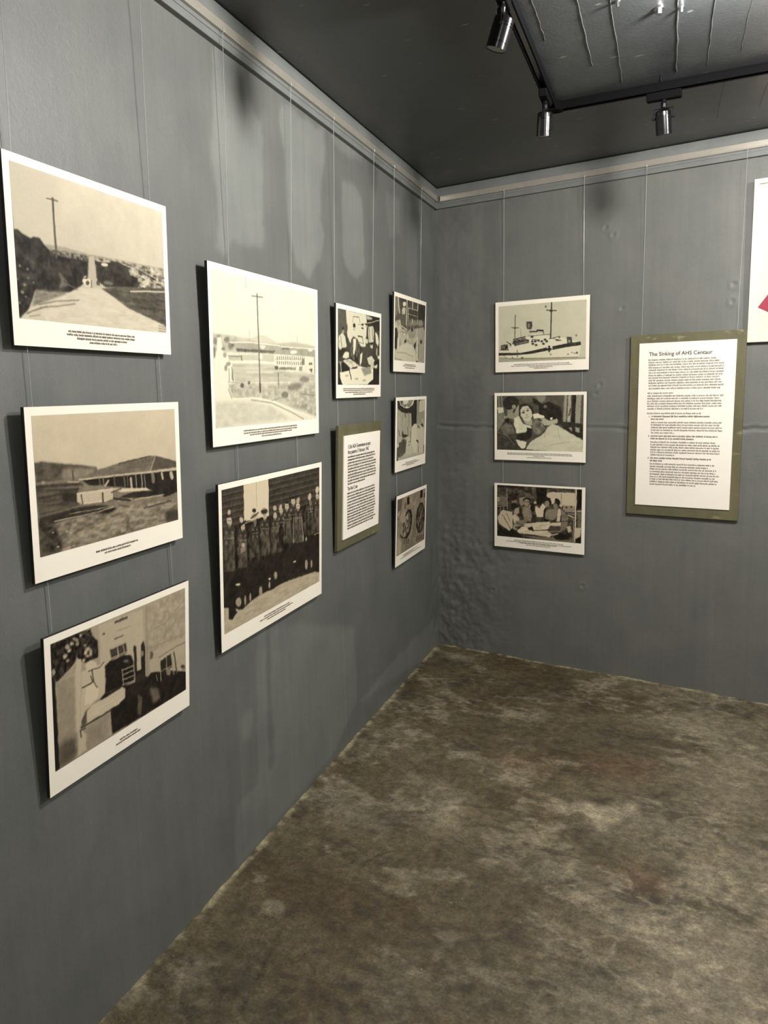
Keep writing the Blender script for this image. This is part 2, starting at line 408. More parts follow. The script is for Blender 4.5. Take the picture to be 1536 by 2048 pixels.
STAINS_AND_SHADE = [('light', 0.9, 0.02, [(1.423, -1.437), (1.476, -1.394), (1.543, -1.395), (1.579, -1.362), (1.622, -1.315), (1.64, -1.396), (1.633, -1.479), (1.601, -1.518), (1.62, -1.58), (1.571, -1.537), (1.511, -1.496)]), ('light', 0.5, 0.06, [(0.807, -1.602), (0.893, -1.55), (1.033, -1.601), (1.076, -1.703), (1.162, -1.827), (1.078, -1.822), (1.049, -1.916), (0.972, -1.926), (0.997, -1.772), (1.002, -1.686)]), ('light', 0.35, 0.1, [(1.84, -1.549), (1.934, -1.421), (2.069, -1.373), (2.117, -1.411), (2.127, -1.486), (2.042, -1.586), (1.895, -1.615)]), ('light', 0.45, 0.12, [(1.36, -0.534), (1.512, -0.409), (1.954, -0.209), (1.985, -0.436), (1.855, -0.486), (1.555, -0.577)]), ('light', 0.3, 0.1, [(1.673, -0.847), (1.885, -0.665), (2.013, -0.64), (2.071, -1.069), (1.945, -1.018), (1.784, -1.117)]), ('light', 0.4, 0.12, [(1.899, -2.203), (2.007, -2.114), (2.057, -2.049), (2.177, -1.857), (2.225, -2.209), (1.898, -2.416), (1.845, -2.35)]), ('light', 0.35, 0.06, [(1.909, -1.898), (1.965, -1.863), (1.986, -1.928), (1.94, -1.969)]), ('light', 0.25, 0.06, [(1.539, -2.169), (1.593, -2.109), (1.65, -2.176), (1.618, -2.245)]), ('light', 0.3, 0.04, [(1.035, -1.365), (1.131, -1.281), (1.247, -1.425), (1.164, -1.43)]), ('light', 0.5, 0.02, [(1.945, -1.722), (1.993, -1.647), (1.984, -1.712), (1.957, -1.743)]), ('light', 0.35, 0.03, [(1.257, -0.101), (1.318, -0.044), (1.31, -0.149)]), ('light', 0.3, 0.05, [(0.576, -2.164), (0.604, -2.091), (0.628, -1.92), (0.679, -2.045), (0.63, -2.149), (0.631, -2.253)]), ('light', 0.4, 0.03, [(0.838, -1.598), (0.932, -1.649), (1.002, -1.669), (1.067, -1.786), (0.977, -1.916), (0.985, -1.74)]), ('dark', 0.5, 0.04, [(1.502, -1.653), (1.51, -1.574), (1.573, -1.572), (1.644, -1.601), (1.603, -1.662), (1.519, -1.697)]), ('dark', 0.45, 0.05, [(1.712, -1.505), (1.762, -1.399), (1.801, -1.522), (1.754, -1.568)]), ('dark', 0.5, 0.05, [(1.617, -1.198), (1.7, -1.191), (1.719, -1.265), (1.654, -1.263)]), ('dark', 0.35, 0.08, [(1.101, -0.82), (1.354, -0.667), (1.584, -0.737), (1.609, -0.989), (1.32, -1.215), (1.203, -1.08)]), ('dark', 0.45, 0.04, [(1.245, -2.367), (1.296, -2.322), (1.401, -2.332), (1.557, -2.33), (1.391, -2.387)]), ('dark', 0.5, 0.015, [(1.816, -1.68), (1.857, -1.654), (1.88, -1.748), (1.854, -1.734)]), ('dark', 0.5, 0.015, [(1.864, -1.65), (1.915, -1.634), (1.917, -1.679), (1.874, -1.691)]), ('dark', 0.5, 0.015, [(1.886, -1.744), (1.926, -1.719), (1.938, -1.755), (1.901, -1.772)]), ('dark', 0.4, 0.15, [(0.787, -3.075), (0.724, -2.865), (0.884, -2.65), (1.015, -2.735), (1.021, -2.972), (0.819, -3.101)]), ('dark', 0.35, 0.15, [(1.254, -2.437), (1.51, -2.312), (1.786, -2.274), (1.898, -2.416), (1.43, -2.713)]), ('dark', 0.3, 0.12, [(0.702, -0.897), (1.07, -0.742), (1.184, -1.145), (0.894, -1.269)]), ('dark', 0.25, 0.1, [(1.132, -2.007), (1.396, -1.755), (1.597, -1.954), (1.513, -2.146), (1.262, -2.235)]), ('dark', 0.3, 0.1, [(0.477, -0.461), (0.923, -0.153), (1.13, -0.354), (0.739, -0.699)]), ('rust', 0.5, 0.06, [(1.738, -1.744), (1.803, -1.688), (1.853, -1.823), (1.785, -1.851)]), ('rust', 0.4, 0.08, [(1.33, -1.003), (1.576, -0.906), (1.628, -1.099), (1.406, -1.163)]), ('rust', 0.4, 0.08, [(0.987, -1.266), (1.103, -1.114), (1.252, -1.257), (1.087, -1.308)]), ('rust', 0.35, 0.08, [(1.167, -2.335), (1.215, -2.318), (1.248, -2.385), (1.202, -2.389)])]  # floor stains; the big dark ones nearest the camera are deepened to imitate shade
CRACKS = [[(0.863, -2.192), (0.9, -2.201), (0.945, -2.196), (0.959, -2.132), (1.005, -2.071), (1.064, -2.026), (1.136, -2.006), (1.166, -2.066)], [(1.22, -1.123), (1.263, -1.175), (1.403, -1.213), (1.535, -1.248), (1.681, -1.225), (1.706, -1.143)], [(1.135, -0.72), (1.26, -0.628), (1.354, -0.667), (1.443, -0.736), (1.565, -0.662)], [(1.457, -0.375), (1.596, -0.274), (1.681, -0.188), (1.846, -0.175), (1.97, -0.326)], [(1.044, -2.912), (1.014, -2.837), (0.98, -2.736), (0.936, -2.605)], [(0.96, -2.285), (1.073, -2.286), (1.142, -2.297), (1.174, -2.209)], [(1.042, -1.661), (1.195, -1.609), (1.294, -1.629)]]

def build_floor():
    x = np.concatenate([np.linspace(-.25, 2.55, 351), np.linspace(2.55, XR + .1, 20)[1:]])
    y = np.concatenate([np.linspace(YR - .1, -3.4, 24)[:-1], np.linspace(-3.4, .06, 434)])
    X, Y = np.meshgrid(x, y)
    h, w = X.shape
    base = np.array(srgb(108, 96, 70)[:3]); grey = np.array(srgb(133, 123, 101)[:3]); brown = np.array(srgb(90, 74, 49)[:3])
    pale = np.array(srgb(174, 162, 136)[:3]); rust = np.array(srgb(124, 86, 56)[:3]); dark = np.array(srgb(66, 58, 45)[:3])
    a = fbm(h, w, 52, 70, 6, .6)[..., None]; b = fbm(h, w, 36, 60, 6, .62)[..., None]
    col = base * np.ones((h, w, 1))
    col = col + smoothstep(.5, .68, a) * (grey - col); col = col + .8 * smoothstep(.52, .66, b) * (brown - col)
    gx = smoothstep(1.1, 2.1, X)[..., None]; col = col + .4 * gx * (grey - col)
    c = fbm(h, w, 22, 34, 6, .72)[..., None]; d = fbm(h, w, 15, 22, 5, .75)[..., None]
    col = col + .55 * smoothstep(.57, .70, c) * (pale - col); col = col + .6 * smoothstep(.58, .70, d) * (dark - col)
    ridge = 1 - np.abs(fbm(h, w, 40, 60, 5, .6)[..., None] - .5) * 2
    col = col + .5 * smoothstep(.955, .995, ridge) * smoothstep(.45, .6, a) * (pale - col)
    wx = (fbm(h, w, 9, 11, 4, .65) - .5); wy = (fbm(h, w, 9, 11, 4, .65) - .5)
    for kind, amt, soft, pts in STAINS_AND_SHADE:
        m = blur(poly_mask(X + wx * (.05 + soft), Y + wy * (.05 + soft), pts), min(soft / .008 * .6, 9))
        m = np.clip(m * ((.95 if amt > .8 else .55) + (.3 if amt > .8 else .9) * fbm(h, w, 8, 10, 3)), 0, 1)[..., None] * amt
        col = col + m * ({'light': pale, 'dark': dark, 'rust': rust}[kind] - col)
    col = col * .74
    zz = (fbm(h, w, 60, 60, 4) - .5) * .010 + (fbm(h, w, 14, 18, 4) - .5) * .006
    for c in CRACKS:
        d = line_mask(X + wx * .05, Y + wy * .05, c, 0)
        col = col + (.55 * np.exp(-(d / .007) ** 2))[..., None] * (dark - col); zz -= .006 * np.exp(-(d / .009) ** 2)
    # ragged pale seam of old mortar along the foot of both walls
    n = X * N2.x + Y * N2.y
    edge = np.minimum(np.abs(n), np.abs(-Y)) + wx * .03
    e = (smoothstep(.028, .006, edge) * smoothstep(.34, .66, fbm(h, w, 7, 9, 4)))[..., None]
    col = col + np.clip(e, 0, .8) * (np.array(srgb(168, 158, 124)[:3]) - col); zz += .012 * smoothstep(.05, 0, edge) * fbm(h, w, 6, 6, 3)
    lump = np.exp(-((X - .22) / .10) ** 2 - ((Y + .16) / .05) ** 2); zz += .016 * lump * fbm(h, w, 8, 8, 3); col = col + (.5 * lump)[..., None] * (pale - col)
    P = np.stack([X, Y, zz], -1)
    o = link_mesh('floor', grid_mesh('floor', P, np.clip(col, 0, 1), 'stain_and_shade'), M['floor'])
    return setp(o, 'stained worn bare concrete floor with pale patches and cracks', kind='structure')

build_wall_left(); build_wall_back(); build_floor()

def slab(name, pts, z0, z1, mat):
    bm = bmesh.new()
    A = [bm.verts.new((x, y, z0)) for x, y in pts]; B = [bm.verts.new((x, y, z1)) for x, y in pts]
    bm.faces.new(A[::-1]); bm.faces.new(B)
    for i in range(len(pts)):
        j = (i + 1) % len(pts); bm.faces.new((A[i], A[j], B[j], B[i]))
    bmesh.ops.recalc_face_normals(bm, faces=bm.faces)
    return from_bm(name, bm, mat)

LEFT_END = wall_pt(-6.6, 0, 0)
ceil_o = slab('ceiling', [(-.2, .2), (XR + .2, .2), (XR + .2, YR - .2), (1.2, YR - .2)], ZC, ZC + .15, M['ceiling'])
setp(ceil_o, 'low dark painted concrete ceiling with board marks', kind='structure')
for nm, pts in (('wall_right', [(XR, .1), (XR + .12, .1), (XR + .12, YR - .1), (XR, YR - .1)]), ('wall_rear', [(1.2, YR), (XR, YR), (XR, YR - .12), (1.2, YR - .12)])):
    setp(slab(nm, pts, 0, ZC, M['wall_far']), kind='structure')

# board marks cast in the ceiling, running with the left wall, and a few old fixings
def ceiling_marks():
    for k, (x0, y0, ln, wd) in enumerate([(1.36, -1.2, .62, .006), (1.404, -.98, .86, .007), (1.60, -.96, .80, .011), (1.71, -.96, .74, .008), (1.30, -1.5, .4, .004), (1.83, -1.0, .6, .006), (1.46, -.62, .35, .004), (1.8, -.35, .4, .005), (1.62, -.3, .45, .005), (1.98, -.35, .5, .005)]):
        bm = bmesh.new(); r = random.Random(k)
        n = 14; rows = []
        for i in range(n + 1):
            t = i / n; p = Vector((x0, y0, ZC)) - D2 * (ln * t) + N2 * (r.random() - .5) * .004
            ww = wd * .45 * (.5 + .8 * r.random()) * (.4 + .6 * math.sin(math.pi * (t * .9 + .05)))
            rows.append([bm.verts.new(p - N2 * ww + Vector((0, 0, .001))), bm.verts.new(p - Vector((0, 0, wd * (.28 + .25 * r.random())))), bm.verts.new(p + N2 * ww + Vector((0, 0, .001)))])
        for a, b in zip(rows, rows[1:]):
            bm.faces.new((a[0], a[1], b[1], b[0])); bm.faces.new((a[1], a[2], b[2], b[1]))
        bmesh.ops.recalc_face_normals(bm, faces=bm.faces)
        from_bm('board_mark', bm, M['ceiling'], ceil_o, True)
    for x, y, r in ((1.678, -1.505, .011), (1.739, -1.477, .006), (1.586, -1.629, .006)):
        bm = bmesh.new()
        add_tube(bm, (x, y, ZC - .004), (x, y, ZC + .001), r * 1.5, seg=12); add_tube(bm, (x, y, ZC - .018), (x, y, ZC - .003), r, r * .9, seg=6)
        from_bm('ceiling_bolt', bm, M['steel'], ceil_o)
ceiling_marks()

# ------------------------------------------------------------------ batten and picture rail under the ceiling
def strip(name, mat, path, z0, z1, o0, o1, parent=None, bevel=.002):
    """a straight bar against one wall; path = ('L'|'B', start, end)"""
    bm = bmesh.new(); side, a, b = path
    add_box(bm, (a, -o1, z0), (b, -o0, z1), bevel)
    o = from_bm(name, bm, mat, parent)
    if parent is None and side == 'L': o.rotation_euler = (0, 0, ROT_L)
    return o
setp(strip('trim_1', M['batten'], ('L', -6.6, -.002), ZR, ZC - .004, -.004, .02), kind='structure')
setp(strip('trim_2', M['batten'], ('B', .0, XR), ZR, ZC - .004, -.004, .02), kind='structure')
def rail(side, a, b, label):
    root = empty('picture_rail', (0, 0, 0), (0, 0, ROT_L if side == 'L' else 0))
    strip('rail_face', M['rail'], (side, a, b), 2.708, 2.736, .020, .030, root, .0025)
    strip('rail_lip', M['rail'], (side, a, b), 2.703, 2.708, .020, .034, root, .0012)
    strip('rail_back', M['batten'], (side, a, b), 2.690, 2.703, .020, .0225, root, .0008)
    return setp(root, label, 'picture rail', 'picture hanging rails')
rail('L', -6.5, -.046, 'long aluminium picture rail along the wall with the four picture columns')
rail('B', .052, XR - .02, 'aluminium picture rail along the wall with the ship photograph')

# ------------------------------------------------------------------ hung panels
PRINTS = {
 'A1': dict(rect=[0.0338, 0.9676, 0.0464, 0.8545], asp=0.6058, tint=0, cap=[(0.29, 0.72, 0.901), (0.282, 0.723, 0.92), (0.339, 0.667, 0.94), (0.415, 0.593, 0.96)], ops=[
  ('g',84,72),('n',3,60,60,[]),('p',80,22,[0,0,270,3,248,285,-3,257]),('l',35,6.8,1,[-3,175,-1,250]),
  ('p',62,2,[172,290,262,285,430,292,631,286,991,281,995,300,169,326]),('p',40,1,[177,308,288,303,429,300,435,327,187,357]),
  ('n',38,14,9,[177,308,288,303,429,300,435,327,187,357]),('p',52,1,[468,297,631,294,808,291,991,286,999,388,709,409,543,354]),
  ('n',55,22,12,[468,297,631,294,808,291,991,286,999,388,709,409,543,354]),('l',80,4.6,1,[715,326,804,342,897,365]),('l',85,4.1,1,[682,303,761,314]),
  ('l',78,4.1,1,[862,323,947,341]),('l',18,5.1,1,[788,316,899,342]),('l',80,5.1,1,[785,361,839,377]),('l',82,4.6,1,[917,357,996,356]),
  ('p',13,2,[0,259,22,257,51,271,88,280,108,270,141,272,159,290,197,317,258,327,345,325,427,323,420,400,373,436,304,469,176,488,97,487,52,567,36,601,1,604]),
  ('n',14,30,24,[0,259,159,290,258,327,427,323,420,400,304,469,52,567,1,604]),
  ('p',55,2,[29,401,26,403,21,403,16,402,14,399,15,396,18,394,23,394,27,395,30,398]),
  ('p',55,2,[68,407,65,408,61,409,57,408,55,405,56,403,59,401,63,400,67,402,69,404]),
  ('p',55,2,[10,453,8,454,4,455,1,453,-1,452,0,449,2,448,6,448,9,449,11,451]),
  ('p',55,2,[49,473,45,475,40,475,34,474,32,471,32,467,36,465,42,464,47,466,50,469]),
  ('p',55,2,[35,502,31,505,25,506,19,504,16,500,16,496,21,494,27,493,33,495,36,499]),
  ('p',55,2,[14,545,10,547,6,548,1,546,-1,543,-1,540,3,538,8,538,12,540,14,542]),
  ('p',55,2,[67,441,65,442,62,443,59,442,57,440,57,438,60,437,63,436,66,437,67,439]),
  ('p',55,2,[95,456,93,458,89,458,86,457,84,455,84,453,87,452,90,451,94,452,96,454]),
  ('p',55,2,[48,518,46,519,42,519,39,518,37,516,38,514,40,513,44,513,47,514,49,516]),('p',48,4,[97,480,177,478,246,473,281,480,160,522,79,551]),
  ('n',14,30,8,[97,480,246,473,281,480,160,522,79,551]),('p',40,4,[232,389,279,417,299,440,233,462,250,431]),('l',30,7.1,3,[264,429,349,457]),
  ('p',15,2,[467,312,522,315,631,297,698,311,722,347,776,351,777,398,538,423,483,403]),('n',10,30,24,[483,310,698,311,776,351,773,396,538,423]),
  ('p',85,1,[563,322,557,327,543,330,527,330,515,328,512,323,518,319,532,316,548,315,560,318]),
  ('p',75,1,[579,304,574,307,561,309,546,309,535,307,531,305,537,302,549,301,564,300,576,302]),
  ('p',29,2,[505,433,622,413,1000,377,1002,571,885,544,685,502,585,460]),('n',12,60,12,[505,433,1000,377,1001,565,685,499]),
  ('l',78,7.1,1,[717,422,846,409,994,396]),('p',72,1,[437,301,468,296,475,388,467,433,438,437,422,395,428,318]),('l',35,6.1,1,[428,312,418,395]),
  ('l',40,5.3,1,[477,331,478,388]),('p',82,3,[372,446,505,433,585,463,685,502,828,535,982,564,1002,607,0,607,65,556,160,524,274,483]),
  ('n',5,50,14,[372,447,983,561,1002,607,0,607]),('l',52,6.1,2,[112,540,215,517,353,500]),('l',50,5.1,2,[118,551,227,536,329,518]),
  ('l',48,7.1,2,[44,581,111,557,158,543]),('l',55,4.6,1,[56,592,115,582]),('l',40,5.1,1,[618,473,686,488]),
  ('p',88,1,[383,404,441,399,438,429,407,435,382,418]),('p',28,1,[428,417,426,423,419,428,411,429,405,426,404,420,406,414,413,409,421,408,426,411]),
  ('l',25,4.5,1,[440,403,439,434]),('p',70,1,[411,394,409,397,403,399,397,400,391,399,390,396,392,393,397,391,404,390,409,391]),
  ('p',30,1,[476,401,499,401,498,422,474,422]),('p',46,4,[593,402,584,407,565,410,542,410,525,407,520,402,528,397,548,394,570,394,587,397]),
  ('l',28,11.4,1,[227,98,228,207,230,336]),('l',28,5.1,1,[193,104,257,102]),('l',45,3.6,1,[932,570,992,573]),('l',45,3.6,1,[931,582,991,585]),
  ('l',45,3.6,1,[930,594,990,597]),]),
 'A2': dict(rect=[0.0342, 0.9655, 0.049, 0.8556], asp=0.5956, tint=1, cap=[(0.354, 0.639, 0.919), (0.408, 0.582, 0.94)], ops=[
  ('g',80,76),('n',3,80,80,[]),('p',30,3,[0,196,45,193,108,205,181,216,264,229,376,249,390,293,259,291,2,284]),
  ('n',12,40,20,[0,196,376,249,259,291,2,284]),('p',52,6,[156,236,263,241,376,257,324,286,244,292,153,279]),
  ('p',46,3,[0,276,259,291,999,337,1000,596,0,596]),('p',40,2,[291,291,375,263,533,246,774,231,820,233,996,278,1000,312,770,308,503,299,275,295]),
  ('n',7,90,12,[291,291,533,246,820,233,996,278,770,308]),('p',30,1,[780,302,823,235,996,280,1000,309]),('l',62,6.9,1,[773,305,817,236]),
  ('l',18,4.7,1,[533,247,774,232]),('p',10,1,[267,294,502,305,999,327,999,444,887,457,774,404,544,363,321,326]),
  ('l',76,8.2,1,[259,295,373,298,548,304,769,314,1000,317]),('l',40,6.9,1,[389,302,394,334]),('l',45,6.9,1,[415,303,419,334]),
  ('l',35,6.9,1,[493,304,497,358]),('l',40,8.6,1,[566,309,570,361]),('l',35,6.9,1,[589,311,593,360]),('l',70,15.6,1,[616,329,620,376]),
  ('l',52,7.8,1,[655,315,658,383]),('l',58,8.6,1,[699,319,702,389]),('l',48,6.9,1,[723,322,727,391]),('l',45,25.9,1,[789,329,795,361]),
  ('l',70,15.6,1,[867,330,874,357]),('l',72,25.9,1,[948,339,956,360]),('p',20,3,[-1,289,258,305,289,322,150,314,1,304]),
  ('l',28,8.6,1,[220,251,222,290]),('p',60,1,[55,285,53,289,47,291,40,290,35,287,33,282,36,278,41,276,48,277,54,280]),
  ('l',70,5.8,1,[189,297,258,305]),('p',26,3,[1,304,256,330,238,366,250,407,11,421]),('n',14,90,10,[1,304,256,330,250,407,12,416]),
  ('p',14,3,[148,341,239,350,236,391,152,377]),('p',48,3,[264,330,421,337,480,362,286,356]),('l',74,10.4,1,[429,341,453,320]),
  ('p',82,1,[239,351,481,359,477,409,415,416,274,408,240,392]),('l',58,2.3,0,[242,361,475,373]),('l',58,2.3,0,[241,370,475,381]),
  ('l',58,2.3,0,[241,378,474,390]),('l',58,2.3,0,[240,386,473,398]),('l',58,2.3,0,[240,395,473,406]),('l',28,12.1,1,[408,374,408,415]),
  ('l',30,8.6,1,[266,364,274,405]),('p',82,1,[454,359,734,389,764,405,542,387]),('l',30,7.0,2,[470,379,543,369]),
  ('p',12,2,[522,409,635,396,878,419,866,441,633,430]),('l',72,5.2,1,[642,436,877,443]),('l',68,4.7,1,[512,426,624,428]),
  ('l',14,10.5,2,[486,410,604,435]),('p',16,3,[11,427,250,416,406,429,518,463,463,479,361,463,123,461,7,469]),('l',70,4.7,1,[94,456,361,458,483,449]),
  ('l',62,3.5,1,[186,437,483,446]),('p',12,2,[386,458,500,460,508,477,446,476]),('p',50,4,[138,468,446,476,537,453,985,483,1000,596,439,577,135,590]),
  ('n',20,36,14,[138,468,537,453,985,483,1000,596,127,594]),('l',18,5.8,1,[708,490,940,484]),('l',30,7.0,2,[520,445,593,464]),
  ('p',16,13,[10,442,80,454,132,539,128,588,3,596]),('n',16,24,14,[10,442,198,472,204,598,3,596]),
  ('p',74,1,[114,570,113,572,109,573,104,572,101,570,100,567,101,565,105,565,110,566,113,568]),
  ('p',74,1,[207,584,206,586,203,586,199,585,196,584,195,582,196,580,200,579,203,580,206,582]),
  ('p',74,1,[89,504,87,506,84,506,81,506,78,504,77,502,78,500,81,500,85,500,88,502]),
  ('p',74,1,[171,513,170,515,166,515,162,514,159,513,158,510,159,509,163,508,167,509,170,510]),('p',20,9,[883,535,1003,533,1000,596,890,593]),]),
 'A3': dict(rect=[0.0335, 0.9675, 0.0457, 0.8529], asp=0.588, tint=1, cap=[(0.438, 0.564, 0.915), (0.412, 0.584, 0.935)], ops=[
  ('g',66,58),('p',72,4,[308,9,630,20,647,399,334,352,309,174]),('p',64,2,[678,15,1000,0,994,317,669,324]),
  ('n',9,26,22,[678,15,1000,0,994,317,669,324]),('l',58,15.6,2,[659,16,661,404]),('p',68,2,[680,265,995,276,993,494,685,432]),
  ('l',48,3.6,1,[713,150,815,148,999,63]),('l',50,3.0,1,[701,247,997,257]),('l',40,4.8,1,[759,317,907,308,994,310]),
  ('p',28,1,[415,21,513,23,512,37,416,34]),('l',25,5.4,1,[413,109,476,110]),
  ('p',30,2,[351,62,349,64,343,65,336,63,331,59,329,55,331,52,337,52,344,54,349,58]),('l',52,3.0,1,[430,75,536,80]),
  ('p',10,2,[2,5,162,5,253,9,259,44,297,79,297,159,207,156,177,134,156,110,140,137,30,184,1,131]),
  ('p',64,2,[169,39,162,40,152,36,142,29,136,21,137,15,144,14,154,18,164,26,170,34]),
  ('p',64,2,[175,53,172,61,166,65,159,63,153,55,151,46,154,38,160,34,167,36,173,44]),
  ('p',64,2,[143,40,144,46,139,50,131,51,123,48,117,43,117,37,121,33,129,32,137,35]),
  ('p',64,2,[113,53,107,57,99,56,92,52,88,45,89,38,95,34,103,34,110,39,114,46]),
  ('p',64,2,[125,66,124,71,119,74,110,74,102,73,97,69,97,64,103,61,111,60,120,62]),
  ('p',64,2,[97,89,92,95,85,97,77,93,72,85,72,77,77,71,84,69,92,73,97,80]),
  ('p',64,2,[111,111,109,115,104,117,98,115,93,110,91,104,93,100,99,98,105,101,110,105]),
  ('p',64,2,[251,109,246,110,235,107,223,100,216,92,215,86,220,85,231,88,242,95,250,103]),
  ('p',64,2,[258,123,256,132,250,136,243,134,238,126,237,115,239,106,245,102,252,104,257,112]),
  ('p',64,2,[227,115,220,120,213,121,207,117,205,110,207,103,213,97,221,96,227,100,229,107]),
  ('p',64,2,[246,136,244,140,237,141,228,139,220,135,216,130,218,126,225,125,235,127,243,132]),
  ('p',64,2,[26,134,23,142,18,146,11,143,6,136,4,127,7,119,13,115,19,118,24,125]),
  ('p',64,2,[209,145,207,150,202,151,197,149,192,145,191,139,193,134,198,133,203,135,207,139]),
  ('p',64,2,[222,77,219,79,214,80,207,77,202,74,200,70,203,67,208,67,214,69,220,73]),
  ('p',64,2,[192,23,190,27,186,28,180,27,176,22,174,18,176,14,181,12,186,14,191,18]),('n',26,14,14,[2,5,162,5,253,9,297,159,140,137,30,184]),
  ('p',75,1,[26,183,145,183,156,121,185,131,162,442,139,592,22,579]),('p',58,6,[26,183,141,185,132,583,25,581]),
  ('p',30,16,[21,473,138,471,136,585,21,585]),('p',8,2,[1,141,20,164,29,583,1,587,-2,247]),
  ('p',76,2,[182,191,275,197,340,197,334,352,268,366,196,383,162,448,179,263]),('p',84,2,[209,274,256,264,294,319,284,356,244,363,197,355]),
  ('p',80,2,[287,201,279,215,259,218,235,209,216,192,210,173,218,160,237,156,261,165,281,182]),('l',22,5.4,1,[228,205,307,211,334,197]),
  ('l',24,7.0,1,[251,205,260,266,186,268]),('l',24,5.5,1,[256,264,283,303]),('l',26,5.5,1,[242,230,252,263]),
  ('p',22,2,[376,151,497,155,504,206,390,203]),('l',72,5.5,1,[431,151,438,207]),('l',72,4.2,1,[391,197,504,200]),('l',72,5.5,1,[474,160,482,198]),
  ('l',70,4.2,1,[369,149,384,145]),('p',8,2,[339,220,382,205,433,211,477,209,530,227,556,284,553,370,471,369,334,352,345,286]),
  ('l',64,5.4,1,[465,283,556,288]),('l',64,5.4,1,[464,308,555,314]),('l',64,5.4,1,[463,333,554,341]),('l',64,5.4,1,[462,358,553,368]),
  ('l',60,6.2,1,[461,278,471,360]),('l',60,6.2,1,[551,277,555,377]),
  ('p',40,2,[515,255,510,258,500,256,487,252,476,246,472,240,476,237,487,238,500,243,511,249]),
  ('p',12,2,[550,185,573,198,577,329,611,329,610,204,630,186,643,221,643,378,676,397,675,429,561,398,556,284]),
  ('p',55,2,[631,255,628,263,622,267,613,264,607,256,605,246,608,237,614,234,623,236,629,245]),('p',34,2,[685,261,710,275,704,302,681,303]),
  ('p',9,2,[334,352,489,370,657,396,687,375,767,398,861,426,1002,484,1000,588,375,578,371,456,300,368]),('p',14,1,[769,340,863,333,872,410,772,413]),
  ('l',66,5.5,1,[764,329,771,452]),('l',66,5.5,1,[821,339,824,412]),('l',62,4.2,1,[767,398,878,402]),('l',60,4.7,1,[731,404,740,440]),
  ('l',60,6.2,1,[863,340,887,455]),('l',30,10.9,2,[890,336,915,459]),
  ('p',50,2,[861,432,856,444,846,448,832,443,822,431,819,417,823,405,834,401,847,406,857,418]),
  ('p',45,2,[994,460,991,467,982,469,971,465,962,456,958,447,962,441,971,439,982,443,991,451]),
  ('p',20,2,[993,450,989,454,978,453,964,448,953,441,949,434,953,429,964,430,978,435,989,442]),('p',38,7,[674,454,744,481,763,547,701,549]),
  ('p',34,4,[578,454,615,482,598,570,574,554]),('p',78,2,[195,405,243,374,333,375,462,369,484,383,479,431,432,445,216,449,201,431]),
  ('n',5,80,10,[195,405,462,369,479,431,201,442]),('p',30,2,[171,423,211,384,204,444,176,460]),('p',60,2,[191,478,371,456,379,580,202,579]),
  ('p',74,2,[155,439,198,499,194,575,143,583]),('n',8,24,90,[191,478,371,456,379,580,202,579]),('l',20,8.4,1,[169,454,380,454]),
  ('l',26,7.8,1,[167,496,161,465,196,466]),]),
 'B1': dict(rect=[0.0231, 0.9699, 0.034, 0.8974], asp=0.6457, tint=3, cap=[(0.24, 0.746, 0.928), (0.24, 0.746, 0.943), (0.292, 0.693, 0.956), (0.396, 0.584, 0.971)], ops=[
  ('g',84,84),('n',2,80,80,[]),('p',84,4,[8,262,990,264,1000,646,0,646]),
  ('p',66,4,[1,259,94,258,192,261,314,263,388,246,465,247,564,271,758,256,990,266,989,316,4,331]),
  ('p',74,3,[305,265,398,248,474,249,584,274,387,277]),('n',10,30,14,[1,259,314,263,313,282,4,331]),
  ('p',44,3,[67,266,63,269,53,272,40,273,30,272,26,269,30,265,41,262,53,261,63,263]),
  ('p',44,3,[35,288,32,297,23,303,12,304,4,299,2,291,5,282,14,276,24,275,33,280]),
  ('p',44,3,[133,277,128,285,116,290,101,291,89,288,85,281,90,273,102,268,117,267,129,270]),
  ('p',44,3,[19,334,16,348,10,357,3,358,-1,349,-3,335,0,321,6,312,13,311,18,320]),
  ('p',44,3,[165,300,160,311,147,317,132,318,120,313,116,303,121,293,134,287,149,285,161,291]),
  ('p',84,2,[34,276,62,270,72,310,86,409,91,463,113,509,145,526,12,534]),('p',58,2,[137,288,313,282,595,280,594,290,532,321,189,324,157,305]),
  ('l',86,4.5,1,[137,288,313,280,594,282]),('p',30,1,[184,310,349,309,547,307,521,320,348,322,189,323]),
  ('n',12,20,30,[184,310,547,307,521,320,189,323]),('p',30,2,[168,298,165,302,157,304,148,305,141,303,138,300,141,296,149,294,158,293,165,295]),
  ('p',80,2,[387,286,453,287,433,304,405,303]),('p',70,2,[114,341,531,324,540,361,384,358,121,366]),('l',34,3.6,1,[118,345,227,344]),
  ('l',34,7.7,1,[227,344,228,361]),('l',44,3.8,0,[130,351,131,356]),('l',44,3.8,0,[146,350,147,355]),('l',44,3.8,0,[163,349,164,354]),
  ('l',44,3.8,0,[180,348,181,354]),('l',44,3.8,0,[197,347,198,353]),('p',56,2,[594,287,990,285,989,321,867,322,532,321]),
  ('l',86,4.1,1,[605,286,990,279]),('p',36,1,[610,291,701,288,690,296,615,298]),
  ('p',86,2,[781,303,773,309,752,313,727,315,707,313,700,308,707,302,728,298,753,297,773,299]),
  ('p',86,2,[966,286,960,290,944,294,924,295,908,293,902,289,908,285,924,281,944,280,960,282]),
  ('p',82,1,[531,324,867,324,989,321,988,410,859,408,529,394]),('l',40,8.6,0,[562,334,564,342]),('l',40,8.6,0,[583,334,585,342]),
  ('l',40,8.6,0,[605,333,607,342]),('l',40,8.6,0,[628,333,630,341]),('l',40,8.6,0,[650,332,652,341]),('l',40,8.6,0,[673,332,675,341]),
  ('l',40,8.6,0,[696,332,698,340]),('l',40,8.6,0,[719,331,721,340]),('l',40,8.6,0,[743,331,745,340]),('l',40,8.6,0,[766,331,768,339]),
